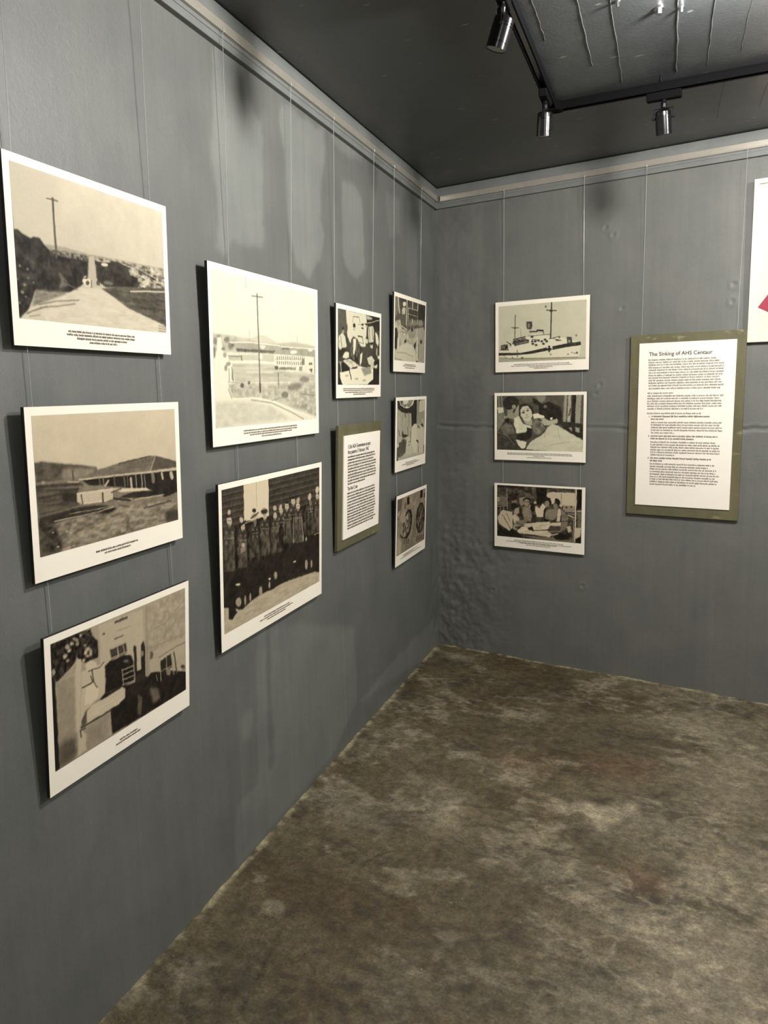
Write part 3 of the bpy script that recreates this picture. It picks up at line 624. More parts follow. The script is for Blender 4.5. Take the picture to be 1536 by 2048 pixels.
  ('l',40,8.6,0,[790,330,792,339]),('l',40,8.6,0,[815,330,817,339]),('l',40,8.6,0,[839,329,841,338]),('l',40,8.6,0,[561,357,563,366]),
  ('l',40,8.6,0,[583,357,585,366]),('l',40,8.6,0,[605,357,607,365]),('l',40,8.6,0,[627,357,629,365]),('l',40,8.6,0,[649,356,651,365]),
  ('l',40,8.6,0,[672,356,674,365]),('l',40,8.6,0,[695,356,697,365]),('l',40,8.6,0,[718,356,720,365]),('l',40,8.6,0,[742,356,744,364]),
  ('l',40,8.6,0,[766,355,768,364]),('l',40,8.6,0,[790,355,792,364]),('l',40,8.6,0,[814,355,816,364]),('l',40,8.6,0,[839,355,841,364]),
  ('l',48,2.3,0,[541,347,860,337]),('p',26,1,[524,378,571,376,570,395,524,394]),('p',40,2,[576,383,761,379,760,393,575,395]),
  ('n',30,14,14,[576,383,761,379,760,393,575,395]),('p',38,1,[914,353,955,352,955,364,914,364]),('p',30,1,[914,383,957,382,950,405,926,393]),
  ('p',48,2,[801,375,836,373,835,395,795,395]),('p',38,2,[825,349,861,327,862,365,830,366]),('l',30,6.7,1,[983,321,984,405]),
  ('l',86,5.4,1,[129,369,310,361,530,363]),('p',68,3,[145,375,530,370,539,398,988,410,987,446,537,455,166,457]),
  ('n',9,120,10,[145,375,530,370,988,410,987,446,166,457]),('l',78,6.3,3,[272,409,518,408]),
  ('p',48,2,[136,378,132,383,122,386,109,387,100,384,96,379,100,374,110,371,122,370,132,373]),
  ('p',48,2,[108,395,105,403,98,408,90,408,84,404,82,396,85,389,91,384,99,384,106,388]),
  ('p',48,2,[153,423,151,439,147,448,143,448,140,439,140,424,142,409,146,400,150,399,153,409]),('l',44,7.7,1,[144,394,153,449]),
  ('l',50,5.8,1,[119,399,120,450]),('p',40,2,[95,317,92,321,84,323,74,324,66,322,63,319,66,315,74,313,84,312,92,314]),
  ('p',54,2,[106,341,102,348,94,352,84,353,76,349,74,343,77,337,85,332,95,332,103,335]),('l',58,3.2,2,[108,454,305,463,642,460]),
  ('p',64,5,[107,463,537,464,987,446,998,632,750,586,534,540,377,526,146,522]),('n',14,30,16,[107,463,987,446,998,632,534,540,146,522]),
  ('p',30,2,[244,469,241,475,232,479,221,479,212,476,209,469,213,463,222,459,233,459,241,463]),
  ('p',30,2,[300,457,297,462,291,465,283,465,277,462,275,457,277,453,284,450,292,449,298,452]),
  ('p',38,3,[672,513,665,523,646,529,623,529,605,523,599,514,606,504,624,498,647,498,665,504]),
  ('p',42,6,[819,466,810,478,775,489,727,495,686,494,666,486,674,474,708,463,755,456,798,457]),('l',36,7.7,1,[569,411,572,483]),
  ('p',45,4,[919,437,907,447,877,453,840,453,810,448,799,440,811,431,840,424,877,424,907,428]),
  ('p',48,4,[889,568,885,575,865,582,837,586,812,585,799,581,803,574,822,567,850,563,876,563]),('l',48,6.3,2,[821,510,986,523]),
  ('l',52,4.5,2,[493,540,619,526]),('l',88,4.5,1,[145,525,377,526,534,547,750,596,966,642]),('l',60,7.3,2,[302,533,493,549,704,600,842,639]),
  ('l',86,4.5,1,[376,544,533,569,704,615,795,643]),('l',50,5.8,1,[110,484,137,522]),('p',74,8,[8,534,266,539,493,564,681,630,0,646]),
  ('n',6,40,20,[8,534,266,539,493,564,681,630,0,646]),('l',32,10.5,0,[379,65,384,264,389,496]),('l',32,5.0,0,[330,77,431,74]),
  ('l',22,15.3,1,[387,462,389,496]),('l',62,5.8,1,[281,-18,280,49]),('l',64,4.8,1,[302,227,302,266]),('l',62,4.8,1,[779,222,781,254]),
  ('p',86,2,[419,339,415,347,408,352,398,352,391,348,388,340,391,332,399,327,409,326,416,331]),]),
 'B2': dict(rect=[0.0232, 0.971, 0.0346, 0.8954], asp=0.638, tint=1, cap=[(0.366, 0.622, 0.926), (0.327, 0.653, 0.941), (0.395, 0.581, 0.956)], ops=[
  ('g',14,14),('p',20,1,[0,0,183,2,186,186,-1,180]),('l',30,4.6,2,[6,22,187,24]),('l',10,3.5,1,[5,31,186,34]),('l',30,4.6,2,[5,49,186,52]),
  ('l',10,3.5,1,[4,59,186,62]),('l',30,4.6,2,[4,76,185,79]),('l',10,3.5,1,[3,86,185,90]),('l',30,4.6,2,[2,103,184,107]),
  ('l',10,3.5,1,[2,113,184,117]),('l',30,4.6,2,[1,131,183,135]),('l',10,3.5,1,[1,140,183,145]),('l',30,4.6,2,[0,158,182,163]),
  ('l',10,3.5,1,[0,168,182,173]),('p',84,1,[186,1,419,0,420,177,187,167]),('l',66,3.9,1,[302,2,302,119]),('p',19,1,[424,0,1000,0,1000,225,425,178]),
  ('l',31,4.0,2,[429,25,1000,24]),('l',9,3.5,1,[429,36,1000,37]),('l',31,4.0,2,[428,53,1000,55]),('l',9,3.5,1,[428,64,1000,68]),
  ('l',31,4.0,2,[428,82,1000,87]),('l',9,3.5,1,[427,93,1000,100]),('l',31,4.0,2,[427,110,1000,118]),('l',9,3.5,1,[427,121,1000,131]),
  ('l',31,4.0,2,[426,139,1000,150]),('l',9,3.5,1,[426,150,1000,163]),('l',31,4.0,2,[426,168,1000,182]),('l',9,3.5,1,[425,179,1000,195]),
  ('p',70,2,[-1,515,99,510,266,521,428,527,640,543,1000,572,1000,638,0,638]),('n',7,40,12,[-1,515,1000,572,1000,638,0,638]),
  ('p',10,2,[4,163,110,173,228,174,436,179,610,187,852,180,1000,179,1000,584,876,549,761,539,548,537,428,543,325,536,265,545,151,563,3,516]),
  ('p',26,2,[20,175,97,182,104,352,98,374,6,357,6,226]),('p',24,2,[141,192,204,197,213,357,207,380,127,366,126,245]),
  ('p',20,2,[242,191,319,197,330,334,323,357,229,341,226,245]),('p',24,2,[353,200,420,205,432,345,425,369,340,356,337,256]),
  ('p',22,2,[451,202,526,207,540,351,533,376,438,361,434,259]),('p',26,2,[582,193,651,196,666,328,659,354,569,341,564,252]),
  ('p',28,2,[686,199,782,206,800,348,792,374,673,356,667,259]),('p',17,2,[820,198,910,203,930,333,922,360,808,344,801,260]),
  ('p',26,2,[937,204,980,202,1000,334,992,361,924,354,917,268]),('n',18,22,28,[4,163,228,174,610,187,1000,179,1000,374,432,375,1,355]),
  ('p',78,2,[83,147,80,159,70,166,56,164,45,155,39,141,42,128,52,121,66,123,78,133]),
  ('p',26,1,[60,142,59,144,56,144,51,143,48,142,47,140,48,139,52,138,56,139,59,141]),
  ('p',26,1,[76,144,74,146,71,146,67,145,64,144,62,142,64,141,67,140,71,141,74,143]),
  ('p',40,1,[70,156,68,156,64,156,58,155,54,154,52,153,54,152,58,152,64,153,68,154]),('p',20,2,[17,164,50,160,72,163,105,175,108,211,11,198]),
  ('p',58,1,[50,162,72,164,60,183]),('l',10,4.9,1,[60,169,59,226]),('p',40,1,[46,192,44,196,38,198,32,197,26,193,24,188,27,183,32,181,39,182,44,186]),
  ('p',36,1,[44,237,42,243,35,245,27,244,20,239,18,232,21,226,28,224,36,225,42,230]),
  ('p',40,1,[95,201,93,205,87,207,80,206,75,202,73,196,75,192,81,190,88,191,93,195]),
  ('p',36,1,[98,248,95,253,88,256,80,254,74,249,71,242,74,237,81,234,89,236,96,241]),('l',50,3.0,1,[19,213,99,224]),('l',6,7.8,1,[111,188,110,308]),
  ('p',78,2,[192,191,190,201,182,206,170,205,161,197,156,186,159,176,167,171,178,172,188,180]),
  ('p',26,1,[173,187,172,188,170,189,166,188,164,187,163,185,164,184,166,184,170,185,172,186]),
  ('p',26,1,[186,189,185,190,182,190,179,190,176,189,175,187,176,186,179,186,182,187,185,188]),
  ('p',40,1,[181,198,180,199,176,199,172,198,168,197,167,196,168,195,172,195,176,196,180,197]),
  ('p',20,2,[138,204,165,202,183,204,210,214,213,243,133,231]),('p',58,1,[165,203,183,205,173,220]),('l',10,4.9,1,[174,209,173,254]),
  ('p',40,1,[162,226,160,230,156,231,150,230,146,227,144,223,146,220,151,218,156,219,160,222]),
  ('p',36,1,[161,263,158,267,153,269,146,268,141,264,139,258,141,254,147,252,154,253,159,257]),
  ('p',40,1,[202,234,200,238,196,239,190,238,185,235,184,231,186,227,190,225,196,227,201,230]),
  ('p',36,1,[205,271,203,276,197,278,190,277,185,272,183,267,185,263,191,261,197,262,203,266]),('l',50,3.0,1,[140,244,205,253]),
  ('l',6,7.8,1,[215,224,214,319]),('p',44,2,[301,186,299,195,292,200,282,198,273,191,269,182,271,173,278,168,288,170,297,176]),
  ('p',26,1,[284,183,283,184,281,184,278,184,275,182,274,181,275,180,278,180,281,181,283,182]),
  ('p',26,1,[296,184,295,185,292,186,289,185,287,184,286,183,287,182,289,182,292,182,295,183]),
  ('p',40,1,[291,192,290,193,287,193,283,192,280,191,278,190,280,190,283,190,287,190,290,191]),
  ('p',20,2,[252,198,277,196,293,198,318,206,320,231,248,221]),('p',58,1,[276,196,293,198,284,212]),('l',10,4.9,1,[285,202,284,241]),
  ('p',40,1,[274,217,273,220,268,222,263,221,259,218,258,214,260,211,264,210,269,211,273,214]),
  ('p',36,1,[273,249,271,253,266,255,260,253,255,250,254,245,256,241,261,240,267,241,271,244]),
  ('p',40,1,[310,224,309,227,305,228,299,227,295,224,294,221,296,218,300,216,305,217,309,220]),
  ('p',36,1,[313,256,311,260,306,262,300,261,295,257,293,253,295,249,300,247,306,248,311,252]),('l',50,3.0,1,[254,232,313,240]),
  ('l',6,7.8,1,[322,215,322,298]),('p',78,2,[400,173,397,184,388,189,375,188,364,179,359,168,362,157,371,152,384,153,395,161]),
  ('p',26,1,[378,169,377,170,374,171,370,170,367,169,366,167,368,166,371,166,374,166,377,168]),
  ('p',26,1,[393,171,391,172,388,172,385,172,382,170,380,169,382,168,385,168,388,168,392,170]),
  ('p',40,1,[387,180,386,181,382,181,377,180,373,179,371,178,373,177,377,177,382,178,386,179]),
  ('p',20,2,[339,187,369,184,389,187,420,197,423,227,334,216]),('p',58,1,[369,185,389,188,379,204]),('l',10,4.9,1,[379,192,379,239]),
  ('p',40,1,[366,210,364,214,359,216,353,215,348,211,346,207,348,203,353,202,360,203,364,206]),
  ('p',36,1,[365,249,363,253,357,256,349,254,343,250,341,244,344,240,350,237,357,239,363,243]),
  ('p',40,1,[411,218,409,222,404,224,397,222,392,219,391,215,393,211,398,209,404,210,409,214]),
  ('p',36,1,[415,258,412,263,406,265,398,263,392,259,390,253,392,248,399,246,406,248,412,252]),('l',50,3.0,1,[342,229,415,238]),
  ('l',6,7.8,1,[426,208,426,308]),('p',78,2,[503,190,500,199,491,205,479,203,469,195,464,185,467,175,475,170,487,171,498,179]),
  ('p',26,1,[482,186,481,187,478,187,475,187,472,186,471,184,472,183,475,183,478,183,481,185]),
  ('p',26,1,[496,188,495,189,492,189,488,188,485,187,484,186,485,185,488,185,492,185,495,186]),
  ('p',40,1,[491,197,489,197,485,197,481,196,477,195,475,194,477,193,481,194,486,194,489,195]),
  ('p',20,2,[445,203,473,200,493,202,522,212,525,240,440,229]),('p',58,1,[473,201,493,203,483,218]),('l',10,4.9,1,[483,207,483,251]),
  ('p',40,1,[471,224,469,228,464,229,458,228,454,225,452,221,454,218,459,216,465,217,469,220]),
  ('p',36,1,[470,260,468,264,462,266,455,265,449,261,447,255,449,251,455,249,462,250,468,254]),
  ('p',40,1,[514,231,512,235,507,236,501,235,496,232,494,228,496,225,501,223,507,224,512,227]),
  ('p',36,1,[517,268,515,273,509,274,501,273,496,269,494,264,496,259,502,257,509,259,515,263]),('l',50,3.0,1,[448,241,517,250]),
  ('l',6,7.8,1,[527,222,528,315]),('p',78,2,[565,174,563,184,554,189,542,188,531,180,526,169,528,159,537,154,549,155,560,163]),
  ('p',26,1,[545,170,543,171,540,172,537,171,534,170,533,169,534,168,537,167,541,168,543,169]),
  ('p',26,1,[558,172,557,173,554,173,551,173,548,172,547,170,548,169,551,169,554,170,557,171]),
  ('p',40,1,[553,181,552,182,548,181,543,181,539,180,537,179,539,178,543,178,548,179,552,180]),
  ('p',20,2,[506,187,535,185,555,187,585,196,589,225,501,214]),('p',58,1,[535,186,555,188,545,203]),('l',10,4.9,1,[545,192,545,236]),
  ('p',40,1,[533,209,531,213,526,214,520,213,515,210,513,206,515,202,520,201,526,202,531,205]),
  ('p',36,1,[532,245,530,250,524,252,517,250,511,246,509,241,511,236,517,234,524,236,530,240]),
  ('p',40,1,[577,216,575,220,570,221,564,220,559,217,557,213,559,210,564,208,570,209,575,212]),
  ('p',36,1,[580,253,578,258,572,260,565,259,559,255,556,249,559,245,565,243,572,244,578,248]),('l',50,3.0,1,[509,226,581,235]),
  ('l',6,7.8,1,[591,207,592,301]),('p',78,2,[631,161,629,172,618,178,604,176,592,167,586,155,589,144,599,138,613,140,625,148]),
  ('p',26,1,[607,157,606,158,603,158,598,157,595,156,594,155,595,153,599,153,603,154,606,155]),
  ('p',26,1,[623,158,622,160,619,160,614,159,611,158,610,156,611,155,614,155,619,156,622,157]),
  ('p',40,1,[617,169,616,169,611,169,606,168,601,167,599,166,601,165,606,165,611,166,616,167]),
  ('p',8,1,[630,143,626,146,615,147,602,145,591,141,587,137,591,134,602,133,616,135,626,139]),
  ('p',20,2,[563,176,597,173,620,175,654,186,658,218,558,206]),('p',58,1,[597,174,620,176,608,193]),('l',10,4.9,1,[608,181,609,231]),
  ('p',40,1,[594,200,592,204,586,206,579,205,574,201,572,197,574,193,580,191,587,192,592,196]),
  ('p',36,1,[593,241,591,246,584,248,576,247,569,242,566,236,569,231,576,229,584,230,591,235]),
  ('p',40,1,[645,208,642,212,636,214,629,213,624,209,622,205,624,201,630,199,637,200,642,204]),
  ('p',36,1,[649,250,646,255,639,258,631,256,624,252,621,246,624,240,631,238,639,240,646,244]),('l',50,3.0,1,[567,220,649,229]),
  ('l',6,7.8,1,[661,197,662,304]),('p',78,2,[704,147,701,159,690,165,676,163,663,155,657,142,660,131,671,125,685,126,698,135]),
  ('p',26,1,[679,144,678,145,674,145,670,144,667,143,665,142,667,140,670,140,674,141,678,142]),
  ('p',26,1,[696,145,694,147,691,147,687,146,683,145,682,143,683,142,687,142,691,142,694,144]),
  ('p',40,1,[690,156,688,156,683,156,677,155,673,154,671,153,673,152,677,152,683,153,688,154]),
  ('p',8,1,[703,130,699,133,688,134,674,132,663,128,658,124,663,121,674,120,688,122,699,126]),
  ('p',20,2,[634,163,669,160,692,162,728,173,732,206,629,194]),('p',58,1,[669,161,692,163,680,181]),('l',10,4.9,1,[680,168,681,219]),
  ('p',40,1,[666,188,664,192,658,194,650,193,645,189,643,184,645,180,651,179,658,180,664,183]),
  ('p',36,1,[665,229,662,234,655,237,647,235,640,231,637,225,640,219,647,217,655,219,662,223]),
  ('p',40,1,[718,196,716,200,710,202,702,201,696,197,694,192,696,188,702,187,710,188,716,191]),
  ('p',36,1,[723,239,720,244,712,246,704,245,696,240,694,234,697,229,704,226,713,228,720,232]),('l',50,3.0,1,[638,208,723,217]),
  ('l',6,7.8,1,[735,185,736,293]),('p',78,2,[756,179,753,190,743,195,730,193,718,185,712,174,715,164,725,158,738,160,750,168]),
  ('p',26,1,[733,175,731,176,728,177,724,176,721,175,720,173,721,172,724,172,728,173,731,174]),
  ('p',26,1,[748,177,747,178,743,179,739,178,736,177,735,175,736,174,739,174,743,174,747,176]),
  ('p',40,1,[742,187,741,187,736,187,731,186,727,185,725,184,727,183,731,183,736,184,741,185]),
  ('p',20,2,[691,193,723,190,745,193,778,203,782,233,686,221]),('p',58,1,[723,191,745,194,733,209]),('l',10,4.9,1,[734,198,734,244]),
  ('p',40,1,[720,216,718,220,713,221,706,220,701,217,699,213,701,209,706,207,713,208,718,212]),
  ('p',36,1,[720,254,717,258,711,260,703,259,696,255,694,249,696,245,703,242,711,244,717,248]),
  ('p',40,1,[769,224,766,227,761,229,754,228,749,224,746,220,749,216,754,215,761,216,766,219]),
  ('p',36,1,[773,262,770,267,764,269,755,268,749,264,746,258,749,253,756,251,764,253,770,257]),('l',50,3.0,1,[694,234,773,243]),
  ('l',6,7.8,1,[784,213,786,312]),('p',44,2,[902,182,900,190,892,194,881,193,871,187,866,177,868,169,876,165,887,166,897,172]),
  ('p',26,1,[883,179,882,179,879,180,876,179,873,178,872,177,873,176,876,176,879,176,882,177]),
  ('p',26,1,[896,180,895,181,892,181,889,181,886,180,885,178,886,178,889,177,892,178,895,179]),
  ('p',40,1,[891,188,890,188,886,188,882,187,878,186,877,185,878,185,882,185,886,186,890,187]),
  ('p',20,2,[848,193,875,191,893,192,921,200,924,225,844,215]),('p',58,1,[875,191,893,193,884,206]),('l',10,4.9,1,[884,197,885,234]),
  ('p',40,1,[873,211,871,214,867,215,861,215,857,212,855,209,857,206,861,204,867,205,871,208]),
  ('p',36,1,[873,242,871,245,865,247,859,246,853,243,851,238,853,234,859,233,865,234,871,237]),
  ('p',40,1,[913,217,911,220,907,222,901,221,897,218,895,215,897,212,901,210,907,211,912,214]),
  ('p',36,1,[917,249,915,252,909,254,903,253,897,250,895,245,897,241,903,240,909,241,915,244]),('l',50,3.0,1,[851,226,917,233]),
  ('l',6,7.8,1,[926,209,928,288]),('p',78,2,[993,161,991,170,982,175,969,173,958,166,953,156,955,147,964,142,977,143,988,150]),
  ('p',26,1,[972,157,971,158,968,159,964,158,961,157,960,156,961,155,964,155,968,155,971,156]),
  ('p',26,1,[986,159,985,160,982,160,978,160,975,158,974,157,975,156,978,156,982,157,985,158]),
  ('p',40,1,[981,167,979,168,975,168,970,167,966,166,965,165,966,164,970,164,975,165,979,166]),
  ('p',20,2,[933,173,963,171,983,172,1014,181,1018,207,929,198]),('p',58,1,[963,171,983,173,973,187]),('l',10,4.9,1,[973,177,974,218]),
  ('p',40,1,[961,193,959,196,954,198,948,197,943,194,941,190,943,187,948,186,954,186,959,189]),
  ('p',36,1,[960,226,958,230,952,232,945,231,939,227,936,222,939,218,945,216,952,218,958,221]),
  ('p',40,1,[1005,200,1004,203,998,204,992,203,987,200,985,197,987,193,992,192,998,193,1004,196]),
  ('p',36,1,[1010,234,1007,238,1001,240,994,239,988,235,985,230,988,226,994,224,1001,225,1007,229]),('l',50,3.0,1,[937,209,1010,216]),
  ('l',6,7.8,1,[1020,191,1022,277]),('p',70,1,[72,109,69,117,62,121,54,119,47,113,45,105,48,98,55,94,63,95,70,101]),
  ('p',14,2,[89,126,84,129,70,130,53,129,38,125,32,121,37,117,50,116,68,118,83,122]),
  ('p',72,1,[179,155,178,163,172,168,162,167,152,161,147,153,147,144,154,140,164,141,173,146]),('p',12,1,[146,170,205,161,196,173,154,183]),
  ('p',16,1,[298,134,294,139,284,141,273,139,263,134,260,128,264,123,273,121,285,123,295,128]),
  ('p',58,2,[313,150,313,157,300,163,280,165,261,163,250,158,250,152,262,146,282,144,301,145]),('l',14,6.1,1,[247,161,320,146]),
  ('p',18,2,[411,152,407,159,390,162,368,161,349,155,339,146,344,139,360,136,382,137,402,143]),
  ('p',60,1,[381,136,379,139,373,140,365,138,359,136,357,133,360,130,366,129,373,130,379,133]),
  ('p',70,1,[500,150,499,158,491,162,479,161,468,156,462,148,463,140,471,136,482,136,494,142]),
  ('p',70,1,[553,157,543,164,532,166,523,163,520,156,524,148,533,141,545,139,554,142,557,149]),
  ('p',64,1,[753,152,745,162,733,166,721,163,715,155,715,144,723,135,735,131,747,133,754,142]),
  ('p',72,1,[896,152,888,162,875,167,863,164,855,156,855,144,863,134,875,129,888,131,896,140]),
  ('p',78,1,[992,125,984,136,970,141,957,138,949,129,949,117,957,107,970,102,983,104,992,113]),('l',74,4.0,1,[186,177,334,168]),
  ('p',48,2,[147,281,197,277,196,301,150,306]),('p',68,2,[189,273,186,280,178,283,169,281,162,275,160,268,163,261,170,258,179,260,186,266]),
  ('p',84,1,[146,442,143,444,133,445,119,444,107,441,101,438,104,435,114,434,128,435,140,438]),
  ('p',84,1,[709,460,707,462,699,463,688,462,678,460,673,457,675,455,683,454,694,455,704,457]),
  ('p',84,1,[433,487,432,490,427,491,420,491,413,488,409,485,409,481,414,480,421,481,428,483]),
  ('p',60,2,[502,486,498,496,488,501,476,498,467,489,463,477,467,467,477,462,489,465,499,474]),
  ('p',60,2,[843,367,841,374,835,378,828,376,822,371,820,363,822,356,828,353,835,354,841,360]),
  ('p',60,2,[801,354,800,365,796,371,791,370,788,362,786,351,788,340,792,334,796,335,800,343]),
  ('p',60,2,[686,348,685,356,680,359,675,358,671,353,670,345,671,338,676,334,681,335,685,340]),
  ('p',60,2,[194,531,192,545,187,552,181,550,177,540,175,526,178,512,182,505,188,506,192,516]),
  ('p',60,2,[241,529,239,541,234,548,228,547,224,537,222,524,225,512,230,505,235,507,240,516]),
  ('p',60,2,[346,527,343,539,335,545,325,542,317,532,314,519,318,506,326,501,336,503,343,513]),
  ('p',60,2,[428,517,426,527,421,532,414,530,409,523,407,512,410,502,415,497,421,499,427,506]),
  ('p',60,2,[849,509,845,525,836,533,825,530,816,518,813,501,816,485,825,477,836,479,845,492]),
  ('p',60,2,[152,529,147,540,133,544,116,539,103,528,98,515,104,504,117,500,134,504,147,516]),
  ('p',60,2,[908,516,905,529,899,536,892,535,886,525,884,511,886,498,892,491,900,493,905,502]),('l',60,4.9,1,[679,224,676,346]),
  ('l',66,4.9,1,[776,240,794,347]),('l',70,3.0,1,[930,361,997,362]),('l',66,5.9,1,[884,207,890,230]),
  ('p',9,1,[41,415,101,431,97,552,115,567,69,587,39,578]),('p',9,1,[146,442,182,451,174,564,151,567]),]),
 'C1': dict(rect=[0.0314, 0.9624, 0.0507, 0.8551], asp=0.6181, tint=2, cap=[(0.14, 0.839, 0.9), (0.14, 0.84, 0.919), (0.178, 0.797, 0.941), (0.353, 0.628, 0.963)], ops=[
  ('g',26,14),('p',30,3,[0,1,174,2,207,108,192,194,47,215,3,314]),('p',82,3,[174,2,650,3,663,99,632,284,450,292,259,264,209,218]),
  ('p',12,3,[660,2,1000,1,996,115,856,138,663,86]),('l',74,6.4,2,[662,73,814,55,991,21]),('p',68,4,[660,2,812,22,774,38,661,41]),
  ('l',24,5.8,1,[328,92,337,42,470,37,498,79]),('l',24,3.2,1,[445,102,814,65]),('p',80,3,[16,229,95,188,159,221,193,299,63,339,16,313]),
  ('p',30,3,[138,167,131,182,113,192,92,193,74,186,67,172,74,157,91,148,113,146,131,153]),
  ('p',60,3,[136,179,131,189,119,196,103,197,90,192,85,183,90,173,103,167,118,166,131,171]),
  ('p',26,3,[211,144,207,166,196,180,181,181,170,168,165,147,169,125,181,111,195,110,206,123]),
  ('p',74,2,[392,137,387,152,372,162,354,164,339,156,334,141,339,126,353,116,371,115,386,123]),
  ('p',10,2,[390,112,384,123,369,131,350,132,334,127,328,117,334,106,349,99,368,97,384,103]),
  ('p',26,3,[293,237,343,209,431,223,521,289,506,407,295,401,260,302]),('n',30,26,40,[293,237,431,223,521,289,489,420,261,402]),
  ('p',86,2,[340,228,404,225,397,295,363,360,337,355]),('p',80,2,[589,111,583,122,567,129,547,131,531,125,524,115,530,104,546,97,566,95,583,101]),
  ('p',12,2,[582,124,577,128,562,131,545,133,530,131,524,128,530,124,544,121,562,119,577,121]),
  ('p',74,2,[676,101,672,113,659,121,643,122,629,116,624,105,629,93,641,85,657,84,671,90]),('l',22,10.6,1,[448,197,555,203,575,254]),
  ('l',22,3.9,1,[449,248,575,260]),('p',78,3,[701,103,815,88,846,126,831,234,715,240,693,162]),
  ('p',80,2,[696,228,691,243,677,254,659,255,645,246,639,231,644,215,658,205,675,204,690,212]),
  ('p',22,3,[595,299,687,268,747,318,711,387,581,451,525,439]),
  ('p',78,2,[822,268,816,281,799,291,777,292,760,284,753,271,759,257,776,248,797,247,815,255]),
  ('p',10,2,[829,244,821,251,797,257,769,258,745,255,736,249,745,241,768,236,796,234,820,237]),('p',84,3,[876,137,937,153,981,226,952,268,900,230]),
  ('p',86,3,[505,355,559,333,543,419,490,460]),('p',80,3,[672,381,787,357,867,395,850,450,712,434]),('p',14,3,[0,344,144,307,193,342,96,389,16,404]),
  ('p',84,3,[96,389,160,343,243,346,244,390,161,402]),('p',88,2,[48,514,262,491,471,453,675,468,830,451,835,568,680,615,113,618,48,570]),
  ('p',54,6,[526,472,752,453,793,513,602,537]),('p',80,2,[104,417,261,399,453,444,436,461,288,481,211,454]),
  ('n',10,24,24,[104,417,261,399,453,444,288,481]),('p',10,2,[72,433,112,432,245,478,262,497,80,513]),('l',88,15.9,1,[270,481,305,528,301,567]),
  ('l',14,17.7,1,[242,482,297,567]),('p',16,2,[322,470,436,458,436,474,331,483]),('l',88,14.1,1,[453,447,481,486]),('l',84,10.6,1,[60,434,77,507]),
  ('p',10,3,[848,409,1019,376,1004,618,680,619,835,568]),('p',80,3,[830,451,950,427,931,469,870,464]),
  ('p',82,3,[1000,363,995,374,981,381,963,381,948,375,943,365,947,354,961,347,979,346,994,352]),('p',12,2,[0,527,48,557,105,618,0,618]),
  ('p',60,3,[948,316,945,341,933,356,918,357,906,342,900,318,904,294,915,279,930,278,943,292]),('p',74,3,[749,392,828,396,850,464,772,486]),
  ('p',14,2,[136,153,131,158,118,162,103,163,90,161,85,156,90,151,102,147,118,146,131,148]),
  ('p',30,1,[107,168,106,169,103,170,99,170,96,170,94,169,96,168,99,167,103,167,106,167]),
  ('p',30,1,[128,167,127,168,124,169,120,169,116,169,115,168,116,166,120,166,124,165,127,166]),('l',40,2.6,1,[104,179,120,178]),
  ('p',14,2,[390,119,385,125,371,129,354,130,340,128,335,123,340,118,354,114,371,112,385,115]),
  ('p',30,1,[359,135,358,136,354,137,350,138,347,137,345,136,347,135,350,134,354,134,358,134]),
  ('p',30,1,[382,134,380,135,377,136,373,136,369,136,368,135,369,133,373,133,377,132,380,133]),('l',40,2.6,1,[356,147,373,145]),
  ('p',14,2,[585,92,580,98,565,102,547,104,533,101,527,97,533,91,547,87,565,85,579,87]),
  ('p',30,1,[553,109,551,110,548,111,543,111,540,111,538,110,540,109,543,108,548,107,551,108]),
  ('p',30,1,[576,107,575,108,571,109,567,110,563,109,562,108,563,107,567,106,571,106,575,106]),('l',40,2.6,1,[550,120,568,119]),
  ('p',14,2,[679,82,674,88,659,92,641,94,626,91,620,86,625,81,640,76,658,75,673,77]),
  ('p',30,1,[646,99,645,100,641,101,637,101,633,101,631,100,633,99,636,98,641,97,645,98]),
  ('p',30,1,[670,97,669,98,665,99,661,100,657,99,655,98,657,97,661,96,665,96,669,96]),('l',40,2.6,1,[643,111,661,109]),
  ('p',14,2,[697,202,691,208,676,212,657,213,642,210,637,205,642,200,657,195,675,194,691,197]),
  ('p',30,1,[663,218,662,220,658,220,653,221,650,220,648,219,650,218,653,217,658,217,662,217]),
  ('p',30,1,[688,217,686,218,682,219,678,219,674,219,673,218,674,216,678,216,682,215,686,216]),('l',40,2.6,1,[660,230,679,229]),
  ('p',14,2,[818,248,812,254,797,258,777,259,762,257,756,252,761,246,777,242,796,241,812,243]),
  ('p',30,1,[783,265,782,266,778,267,773,267,769,267,768,266,769,264,773,264,778,263,782,264]),
  ('p',30,1,[809,264,807,265,803,266,798,266,795,266,793,264,794,263,798,262,803,262,807,263]),('l',40,2.6,1,[780,277,799,276]),
  ('p',14,2,[946,103,940,108,925,113,905,114,889,112,883,107,888,101,904,97,924,95,940,97]),
  ('p',30,1,[911,120,910,121,906,122,901,122,897,122,895,121,897,120,901,119,905,118,909,119]),
  ('p',30,1,[937,118,936,119,932,120,927,121,923,120,921,119,922,118,926,117,931,116,935,117]),('l',40,2.6,1,[908,132,928,131]),
  ('l',24,10.6,1,[310,249,294,338]),('l',24,10.6,1,[431,242,504,329]),('l',24,10.6,1,[720,114,743,225]),('l',24,10.6,1,[796,109,820,207]),
  ('l',24,10.6,1,[63,226,95,322]),('l',24,10.6,1,[596,325,674,415]),('l',24,10.6,1,[708,307,598,417]),
  ('p',60,4,[57,263,49,267,28,270,3,272,-17,271,-25,268,-17,264,3,260,28,259,49,260]),
  ('p',60,4,[97,432,89,436,68,439,43,440,22,438,14,435,22,431,43,428,68,427,89,429]),
  ('p',60,4,[239,542,231,546,209,549,182,549,160,547,152,543,160,540,182,537,209,537,231,539]),
  ('p',60,4,[467,565,458,569,435,572,406,572,383,570,374,566,383,562,406,560,434,559,458,561]),
